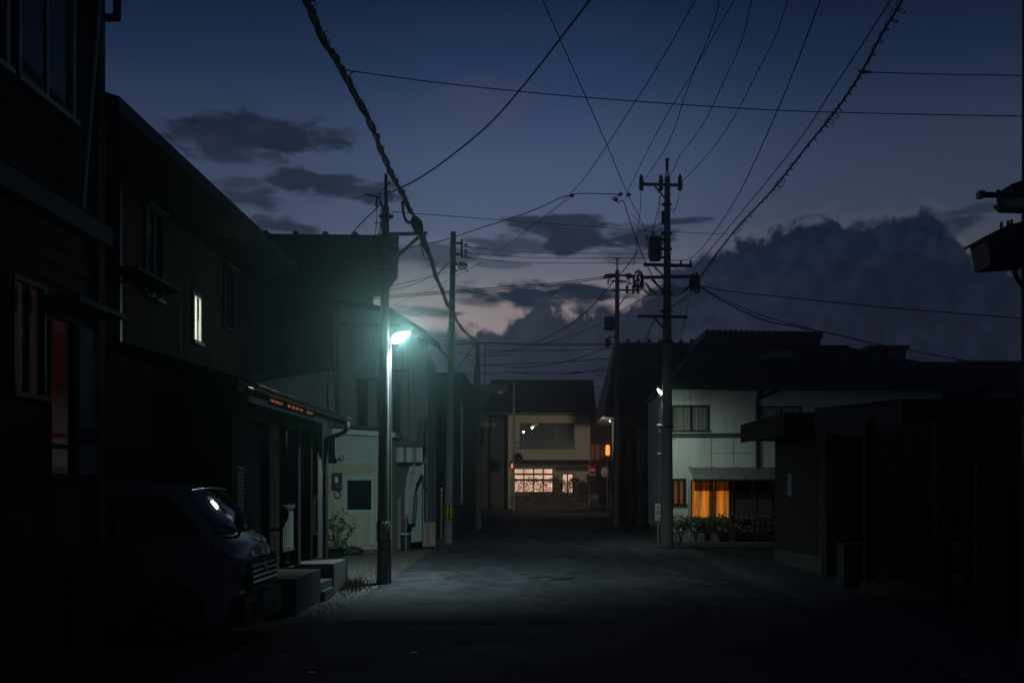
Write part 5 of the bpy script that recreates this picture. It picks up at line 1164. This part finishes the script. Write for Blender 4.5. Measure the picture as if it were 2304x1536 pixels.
tie = MB().tube([W(1932, 160, 14.18), W(1940, 162, 14.2), W(1962, 163, 14.2)], [.012, .03, .012], 6).build('wire_clamp', m_wire); tag(tie, 'small dark clamp on the spiral cable where the level wire leaves', 'clamp')
cl_ = [W(1000, 540, 30.4), W(1100, 507, 30.2), W(1200, 473, 30), W(1286, 438, 29.8), W(1390, 437, 29.5)]
wire('black wire from the middle left pole up to the red clamps', [W(880, 568, 18.3)] + [W(945, 552, 24)] + cl_, .014)
for (a, b, lb) in ((1287, 440, 'red ball clamp at the bend of the black wire'), (1396, 437, 'red clamp on the level stretch of black wire'), (1414, 438, 'square red clamp where the thin wire crosses'), (1386, 449, 'lower red clamp hanging on the looped wire')):
    o = MB().ball(W(a, b, 29.5), .06, 8, 6).bar(W(a - 6, b + 1, 29.5), W(a + 6, b - 1, 29.5), .03).build('wire_clamp', m_red); tag(o, lb, 'clamp', 'red wire clamps')
wire('looped wire falling from the red clamps past the transformer', [W(1392, 440, 29.5), W(1378, 446, 29.5), W(1390, 455, 29.5), W(1402, 452, 29.5), W(1412, 480, 29.3), W(1425, 520, 29.1), W(1440, 560, 29), W(1462, 610, 28.9), R(1492, 660, -.2)], .014)
wire('slack service wire dipping from the loop to the short far pole', [W(1436, 562, 29), W(1410, 600, 32), W(1375, 640, 34), W(1320, 700, 36), W(1270, 738, 37.5), W(1200, 772, 39), W(1140, 790, 40), W(1076, 797, 41)], .017)
wire('thin horizontal wire from the left pole to the spiral cable', [W(880, 476, 18.1), W(1050, 489, 20), W(1200, 500, 23), W(1450, 519, 26.5), W(1640, 527, 28)], .007)
gD = 'distribution wires between the middle left pole and the tallest pole'
for k, (a, b) in enumerate(((556, 571), (569, 580), (580, 592))):
    wire(('top', 'middle', 'lowest')[k] + ' of three parallel wires between the middle left pole and the transformer', [W(1048, a, 30.5), W(1200, (a + b) / 2 + 5, 30.1), R(1462, b, -.1)], .008, group=gD)
for k, (a, b, c) in enumerate(((668, 648, 622), (673, 653, 626))):
    wire(('upper', 'lower')[k] + ' long slanting wire from behind the left pole to the farther right pole', [W(830, a, 34), W(1100, b, 38), W(1250, (b + c) / 2 + 1, 41), W(1362, c, 43.4)], .017)
wire('thin wire rising from the roof to the middle left pole', [W(835, 661, 30), W(930, 640, 30), W(1000, 606, 30.4)], .009)
wire('second thin wire rising behind the left pole to the middle left pole', [W(835, 652, 30), W(930, 632, 30), W(1005, 612, 30.4)], .009)
wire('service wire running down left from the left pole top over the roof', [W(858, 458, 18.1), W(815, 500, 19), W(781, 538, 20)], .012)
wire('wire reaching left from the service arm of the left pole', [W(868, 436, 18.1), W(825, 438, 18.1), W(800, 448, 19)], .006)
wire('faint diagonal wire from the middle clouds down toward the lamp house', [W(1290, 440, 34), W(1130, 560, 34), W(990, 640, 33), W(880, 690, 32)], .0075)
wire('thick drooping cable from the tallest pole over the white house roof', [R(1570, 644, -.2), W(1650, 690, 30), W(1730, 723, 31), W(1850, 746, 33), W(1980, 775, 36), W(2170, 811, 40)], .020)
wire('second drooping cable close above the first over the white house roof', [R(1568, 640, -.2), W(1650, 684, 30), W(1730, 715, 31), W(1810, 736, 32.5), W(1850, 746, 33)], .013)
wire('level cable from the tallest pole to the right edge', [R(1572, 642, -.2), W(1640, 655, 29), W(1800, 672, 28), W(2000, 692, 27), W(2304, 716, 26), W(2420, 722, 25)], .014)
wire('thin guy wire dropping from the tallest pole arm to the hipped roof', [R(1472, 716, -.2), W(1455, 760, 33), W(1438, 800, 36)], .016)
wire('thin guy wire from the right coil to the hipped roof ridge', [R(1556, 655, -.2), R(1545, 700, -.1), W(1528, 775, 31)], .009)
wire('wire looping from the right coil back to the tallest pole', [R(1555, 652, -.2), R(1535, 675, -.15), R(1510, 690, -.1)], .014)
wire('wire between the farther right pole and the tallest pole arm', [W(1392, 702, 43.5), W(1430, 680, 38), R(1485, 652, -.15)], .012)
wire('slack wire from the farther right pole to the left houses', [W(1366, 722, 43.4), W(1300, 750, 42), W(1225, 774, 41.5), W(1140, 795, 41.2)], .013)
gL = 'low far wires over the crossing'
for k, (p, lb) in enumerate((([(1020, 768), (1120, 772), (1250, 773), (1385, 774)], 'upper far wire level with the short pole crossarm'), ([(1085, 771), (1200, 776), (1385, 777)], 'second far wire just below the short pole crossarm'), ([(1020, 791), (1070, 800), (1150, 798)], 'short sagging far wire left of the short pole'),
        ([(1085, 788), (1250, 788), (1385, 782)], 'faint far wire below the short pole crossarm'), ([(1085, 820), (1180, 826), (1280, 812), (1370, 780)], 'rising far wire ending at the switch can'), ([(1085, 822), (1130, 819), (1240, 816), (1375, 806)], 'nearly level far wire above the cream house'),
        ([(1050, 842), (1090, 841), (1130, 838), (1157, 836), (1210, 845)], 'thick low wire crossing the slim mirror pole'), ([(1160, 838), (1260, 840), (1330, 834), (1375, 828)], 'low wire from the slim mirror pole to the hipped house'), ([(1333, 832), (1350, 845), (1375, 850)], 'short wire sagging to the hipped house eave'), ([(1340, 870), (1366, 873)], 'short low wire right of the cream house roof'))):
    wire(lb, [W(a, b, 44 if k < 6 else 60) for a, b in p], .016 if k not in (6, 7) else .03, group=gL)
sp2 = MB().tube([W(1282, 838.5, 60), W(1296, 838, 60), W(1312, 837, 60)], [.05, .075, .05], 8).build('splice_sleeve', m_black); tag(sp2, 'dark sleeve on the low wire above the cream house roof', 'cable case')

# ------------------------------------------------------------------ shop banner, signs and clutter between the left poles
by = 26.6
bn = thing('shop_banner', 'tall pale shop banner with dark marks leaning by the left shop front', 'banner', (X(930, by), by, 0))
cxs = [(1048, 921, 956), (1062, 917, 950), (1085, 913, 938), (1110, 911, 932), (1135, 910.5, 929), (1160, 911, 927), (1178, 914, 925)]
m = MB()
for i in range(len(cxs) - 1):
    (ya, la, ra), (yb2, lb_, rb_) = cxs[i], cxs[i + 1]
    n = 6
    for k in range(n):
        def q(y, l, r, f): p = W(l + (r - l) * f, y, by); p.y += .05 * math.sin(f * 3 + y * .02); return p
        m.add([q(ya, la, ra, k / n), q(ya, la, ra, (k + 1) / n), q(yb2, lb_, rb_, (k + 1) / n), q(yb2, lb_, rb_, k / n)], [(0, 1, 2, 3)], True)
m.build('cloth', m_banner, bn)
MB().tube(spline([W(934, 1040, by - .02), W(922, 1070, by - .02), W(914, 1120, by - .02), W(913, 1225, by)], 6), .014, 6).build('banner_pole', m_steel, bn)
MB().lathe([(.035, 0), (.05, 0), (.05, .004), (.035, .004)], (X(930, by), by - .06, Z(1063, by)), (0, 1, 0), 18).build('ring_mark', m_ink, bn)
for k, ch in enumerate('ひさし'): lettering('lettering', ch, bn, m_ink, (X(928 - k * 1.6, by), by - .075, Z(1078 + k * 9, by)), .085)
b2 = thing('panel_board', 'second pale upright board behind the shop banner', 'board', (X(940, 27.2), 27.2, 0))
MB().prism([W(922, 1220, 27.2), W(949, 1217, 27.2), W(950, 1052, 27.2), W(934, 1052, 27.2), W(930, 1110, 27.2), W(926, 1165, 27.2)], (0, .04, 0)).build('panel', m_banner, b2)
MB().prism([W(936, 1062, 27.18), W(948, 1062, 27.18), W(946, 1085, 27.18), W(938, 1105, 27.18), W(935, 1135, 27.18), W(931, 1120, 27.18)], (0, .015, 0)).build('dark_patch', m_grey_wall, b2)
MB().prism([W(927, 1176, 26.9), W(933, 1176, 26.9), W(938, 1125, 26.9), (W(938, 1108, 26.9)), W(931, 1108, 26.9), W(927, 1150, 26.9)], (0, .12, 0)).build('wrapped_flag', m_dark_wall, b2)
rs = thing('round_notice', 'small red and white round notice above a dark bin', 'sign', (X(913, 26.2), 26.2, 0))
MB().lathe([(0, 0), (.075, 0), (.075, .012), (0, .012)], (X(913, 26.2), 26.2, Z(1163, 26.2)), (0, 1, 0), 20).build('red_disc', m_red, rs)
MB().bar((X(909, 26.2), 26.19, Z(1168, 26.2)), (X(917, 26.2), 26.19, Z(1158, 26.2)), .02, .004).build('white_stroke', m_white, rs)
MB().cyl((X(913, 26.2), 26.25, 0), (X(913, 26.2), 26.25, Z(1160, 26.2)), .018, 6).build('stand_post', m_steel, rs)
bn2 = thing('waste_bin', 'dark bin with a pale rim under the round red notice', 'bin', (X(913, 26.7), 26.7, 0))
MB().lathe([(.13, 0), (.15, .45), (.15, .47), (.13, .47), (0, .44)], bn2.location, n=14).build('bin_body', m_black, bn2)
MB().box(X(903, 26.7), X(921, 26.7), 26.55, 26.85, .475, .50).build('bin_lid', m_pale_panel, bn2)
sb = thing('sign_board', 'weathered standing wooden board with faded vertical writing beside the middle left pole', 'sign', (X(965, 27.4), 27.4, 0))
MB().box(X(951, 27.4), X(979, 27.4), 27.4, 27.45, Z(1228, 27.4), Z(1175, 27.4)).build('board', mat('faded_board', (.26, .21, .18), .8, .25, 3, .2, streak=.4), sb)
for a in (957, 978): MB().box(X(a, 27.4), X(a + 1.6, 27.4), 27.46, 27.5, 0, Z(1176, 27.4)).build('leg', m_wood, sb)
lettering('lettering', '心やすらぎ', sb, m_ink, (X(963, 27.4), 27.385, Z(1200, 27.4)), .125, vertical=True)
for (xx, yy, h, lb) in ((X(993, 33), 33, 1.6, 'thin grey pipe post just left of the middle left pole'), (X(1043, 45), 45, 1.9, 'thin pale post by the low dark house on the left')):
    o = thing('pipe_post', lb, 'post', (xx, yy, 0)); MB().cyl((xx, yy, 0), (xx, yy, h), .03, 8).build('post', m_steel, o); MB().ball((xx, yy, h + .04), .06, 8, 5).build('cap', m_pale_panel, o)

# plants
def leafy(t, c, rx, ry2, rz, n, s, m, seed):
    random.seed(seed); q = MB()
    for k in range(n):
        while True:
            v = Vector((random.uniform(-1, 1), random.uniform(-1, 1), random.uniform(-1, 1)))
            if .25 < v.length < 1: break
        p = Vector(c) + Vector((v.x * rx, v.y * ry2, v.z * rz)) + Vector((.1 * math.sin(v.z * 7), 0, .12 * math.sin(v.x * 9)))
        a = Vector((random.uniform(-1, 1), random.uniform(-1, 1), random.uniform(-.6, .6))).normalized(); b = a.orthogonal().normalized(); ss = s * random.uniform(.6, 1.4)
        q.quad(p - a * ss, p + b * ss * .45, p + a * ss, p - b * ss * .45)
    return q.build('foliage', m, t, kind='stuff')
def stems(t, c, h, n, spread, r=.018):
    for k in range(n):
        a = 2 * math.pi * k / n + .4; MB().tube(spline([Vector(c), Vector(c) + Vector((spread * .3 * math.cos(a), spread * .3 * math.sin(a), h * .5)), Vector(c) + Vector((spread * math.cos(a), spread * math.sin(a), h))], 5), [r - r * .6 * i / 10 for i in range(11)], 5).build('stem', m_bark, t)
sb2 = thing('shrub', 'ragged dark shrub in front of the cream annexe left of its door', 'shrub', (X(758, 24.5), 24.5, 0))
stems(sb2, sb2.location, .9, 5, .22); leafy(sb2, sb2.location + Vector((.02, 0, .62)), .42, .35, .5, 420, .05, m_foliage, 21)
pt_ = MB().lathe([(.2, 0), (.27, .3), (.29, .3), (.29, .34), (.24, .34), (.24, .28), (0, .28)], (X(745, 23.5), 23.5, 0), n=14).build('planter_pot', m_black); tag(pt_, 'black planter tub below the ragged shrub', 'planter')
mt_ = thing('rubbish_sack', 'dark low heap of sacking on the ground before the cream annexe door', 'sack', (X(793, 25.6), 25.6, 0))
MB().ball((X(793, 25.6), 25.6, .08), (.30, .2, .14), 12, 6).build('sack_body', m_black, mt_)
random.seed(9)
gy_ = MB()
for k in range(900):
    a = random.uniform(0, 1); x = X(862, 18.1) - .55 + random.gauss(0, .22); y = 17.4 + random.gauss(0, .55)
    if a < .3: x, y = random.uniform(-3.6, -2.75), random.uniform(18.5, 27)
    h = random.uniform(.04, .20); dx_, dy_ = random.uniform(-.09, .09), random.uniform(-.07, .07); w = .006
    gy_.add([(x - w, y, 0), (x + w, y, 0), (x + dx_, y + dy_, h)], [(0, 1, 2)])
gy_.build('dry_grass', m_dry, kind='stuff')
pb = MB(); random.seed(17)
for k in range(700):
    x = random.uniform(-3.9, -2.70); y = random.uniform(9, 28); r = random.uniform(.006, .018)
    pb.ball((x, y, r * .3), (r, r * random.uniform(.7, 1.2), r * .7), 5, 3)
pb.build('gravel_stones', mat('loose_stone', (.17, .165, .15), .9, .4, 20, .3), kind='stuff')
gB = 'young bushes before the white house'
for k, (px, h, w) in enumerate(((1532, .95, .30), (1566, .92, .30), (1594, .9, .27), (1622, 1.0, .33), (1664, 1.02, .36), (1702, 1.0, .34), (1734, .95, .3))):
    lb = ('leftmost bare-legged bush against the white wall', 'second bush below the left half of the orange window', 'third bush below the middle of the orange window', 'bush below the right half of the orange window', 'bush just right of the dark gate post', 'bush below the grey porch window', 'last bush beside the gatehouse')[k]
    b = thing('bush', lb, 'bush', (X(px, 30.2), 30.2, 0), gB)
    stems(b, b.location, h * .62, 4, .22, .016); leafy(b, b.location + Vector((0, 0, h * .64)), w * 1.1, .3, .20, 520, .045, m_foliage2, 40 + k)
gp = thing('gate_post', 'dark gate post among the bushes before the orange window', 'post', (X(1648, 29.8), 29.8, 0))
MB().box(X(1642, 29.8), X(1653, 29.8), 29.75, 29.9, 0, Z(1158, 29.8)).build('post', m_wood_dark, gp); MB().prism([(X(1641, 29.8), 29.73, Z(1158, 29.8)), (X(1654, 29.8), 29.73, Z(1158, 29.8)), (X(1647.5, 29.8), 29.8, Z(1150, 29.8))], (0, .19, 0)).build('post_cap', m_wood_dark, gp)
kb2 = thing('garden_kerb', 'pale concrete garden kerb under the bushes of the white house', 'kerb', (X(1630, 29.5), 29.5, 0))
for k in range(5): MB().box(X(1522 + k * 47, 29.6), X(1522 + k * 47 + 46, 29.6), 29.55, 29.7, 0, .10).build('kerb_stone', m_paving, kb2)
for k, (px, py, lb) in enumerate(((700, 1515, 'pale paper scrap nearest the camera on the dark road'), (930, 1469, 'pale flat scrap on the road beyond the nearest one'))):
    y = 4032 / (py - 1090); o = MB().prism([(X(px - 9, y), y, .004), (X(px + 9, y), y + .01, .004), (X(px + 8, y), y + .05, .010), (X(px - 8, y), y + .045, .012)], (0, 0, .002)).build('paper_scrap', m_white); tag(o, lb, 'litter')

# ------------------------------------------------------------------ the parked van, nose to the street
m_bumper = mat('bumper_plastic', (.035, .036, .038), .5, .2, 5, .05)
van = thing('parked_van', 'dark grey van parked nose-out beside the porch with the lamp glinting on its windscreen', 'van', (-3.2, 11.75, 0))
VX, VY = -3.2, 11.75
st_ = [(0, .96, .24, .68), (.03, 1.06, .22, .75), (.09, 1.16, .21, .80), (.20, 1.24, .21, .83), (.34, 1.41, .21, .84), (.48, 1.57, .21, .845), (.60, 1.70, .21, .845), (.70, 1.76, .21, .845), (.90, 1.80, .22, .845), (1.3, 1.83, .22, .845), (2.6, 1.84, .22, .845), (3.9, 1.83, .22, .845), (4.4, 1.80, .24, .84), (4.5, 1.70, .3, .80), (4.53, 1.2, .35, .78)]
def sect(s, zt, zb, w):
    belt = min(1.16, zt - .13); tw = w - .17 * max(0, min(1, (zt - 1.2) / .6))
    h = [(w - .03, zb), (w, zb + .12), (w, .65), (w - .01, belt), (tw + .01, max(belt + .02, zt - .13)), (tw - .05, zt - .045), (tw - .16, zt - .008), (tw * .4, zt + .008)]
    L_ = [Vector((VX - s, VY - a, b)) for a, b in h] + [Vector((VX - s, VY + a, b)) for a, b in reversed(h)]
    bow = .10 if s < .25 else (.06 if s < .7 else 0)
    for p in L_:
        u = (p.y - VY) / .85; p.x -= bow * u * u
    return L_
secs = [sect(*q) for q in st_]; nv = len(secs[0]); bm = MB()
vs = [p for q in secs for p in q]; fs = []
for i in range(len(secs) - 1):
    for k in range(nv): k2 = (k + 1) % nv; fs.append((i * nv + k, i * nv + k2, (i + 1) * nv + k2, (i + 1) * nv + k))
bm.add(vs, fs, True); bm.add(secs[0], [tuple(range(nv))]); bm.add(secs[-1], [tuple(reversed(range(nv)))])
body = bm.build('body', m_van, van)
ws = MB(); g = []
for i in range(7):
    t = i / 6
    for k in range(13):
        u = -1 + 2 * k / 12; w = .76 - .10 * t; s = .215 + .40 * t
        g.append(Vector((VX - s - .07 * u * u * (1 - .2 * t) + .014, VY + u * w, 1.268 + .455 * t + .020 - .02 * u * u)))
for i in range(6):
    for k in range(12): ws.add([g[i * 13 + k], g[i * 13 + k + 1], g[(i + 1) * 13 + k + 1], g[(i + 1) * 13 + k]], [(0, 1, 2, 3)], True)
ws.build('windscreen', mat('windscreen_glass', (.010, .012, .014), .045, 0, 3, 0, spec=.5), van)
for sg in (-1, 1):
    f = lambda s, z: Vector((VX - s, VY + sg * (.852 - .165 * max(0, min(1, (z - 1.16) / .55))), z))
    MB().prism([f(.42, 1.22), f(1.28, 1.22), f(1.28, 1.66), f(.84, 1.66)], (0, sg * .006, 0)).build('side_window', m_glass, van)
    MB().prism([f(1.38, 1.22), f(2.5, 1.22), f(2.5, 1.66), f(1.38, 1.66)], (0, sg * .006, 0)).build('side_window', m_glass, van)
    for s in (.33, 1.33): MB().box(VX - s - .006, VX - s + .006, VY + sg * .846, VY + sg * .852, .36, 1.16).build('door_seam', m_black, van)
    MB().box(VX - 1.22, VX - 1.08, VY + sg * .85, VY + sg * .872, 1.02, 1.06).build('door_handle', m_black, van)
    for s in (.78, 3.5):
        ar = [Vector((VX - s + .40 * math.cos(q), VY + sg * .842, .33 + .40 * math.sin(q))) for q in [math.pi * (k - 1) / 12 for k in range(15)]]
        MB().prism(ar, (0, sg * .012, 0)).build('wheel_arch', m_black, van)  # flat black disc; the shade of the arch hollow is put into its colour
        w = MB().lathe([(.20, -.09), (.30, -.09), (.325, -.06), (.325, .06), (.30, .09), (.20, .09)], (VX - s, VY + sg * .76, .325), (0, 1, 0), 22).build('tyre', m_black, van)
        MB().lathe([(.0, sg * .07), (.12, sg * .085), (.20, sg * .09), (.205, sg * .095), (.20, sg * .06)], (VX - s, VY + sg * .765, .325), (0, 1, 0), 18).build('rim', m_dark_steel, w)
    MB().prism([Vector((VX - .012, VY + sg * .50, .80)), Vector((VX - .05, VY + sg * .70, .80)), Vector((VX - .20, VY + sg * .842, .80)), Vector((VX - .22, VY + sg * .85, .98)), Vector((VX - .04, VY + sg * .70, .98)), Vector((VX - .0, VY + sg * .50, .97))], (.018, sg * .010, 0)).build('headlight', m_lens, van)
    MB().ball((VX - .08, VY + sg * .80, .90), .03, 8, 5).build('indicator_bulb', mat('amber_lens', (.5, .16, .02), .2) if sg < 0 else bpy.data.materials['amber_lens'], van)
    arm = MB().tube(spline([(VX - .24, VY + sg * .80, 1.22), (VX - .02, VY + sg * .92, 1.24), (VX + .03, VY + sg * .98, 1.36)], 6), .016, 7).build('mirror_arm', m_black, van)
    MB().ball((VX + .02, VY + sg * .98, 1.42), (.05, .10, .10), 12, 7).build('mirror', m_black, arm)
MB().box(VX - .02, VX + .035, VY - .60, VY + .60, .60, .64).box(VX - .03, VX + .022, VY - .58, VY + .58, .66, .94).build('grille', m_black, van)
for k, z in enumerate((.69, .75, .81, .87)): MB().box(VX + .022, VX + .045 - .004 * k, VY - .52, VY + .52, z, z + .022).build('grille_bar', m_chrome, van)
MB().lathe([(0, 0), (.05, 0), (.045, .015), (0, .018)], (VX + .03, VY, .83), (1, 0, 0), 14).build('badge', m_chrome, van)
MB().box(VX - .12, VX + .03, VY - .80, VY + .80, .24, .55).build('bumper', m_bumper, van)
for z in (.30, .37, .44): MB().box(VX + .03, VX + .045, VY - .45, VY + .45, z, z + .035).build('bumper_slot', m_black, van)
MB().box(VX + .046, VX + .055, VY - .17, VY + .17, .40, .56).build('number_plate', m_grey_wall, van)
for y in (-.3, .25): MB().tube([(VX - .20, VY + y, 1.275), (VX - .30, VY + y - .32, 1.375)], .010, 5).build('wiper', m_black, van)
MB().tube(spline([(VX - .62, VY - .62, 1.742), (VX - .60, VY, 1.765), (VX - .62, VY + .62, 1.742)], 6), .008, 5).build('roof_trim', m_chrome, van)
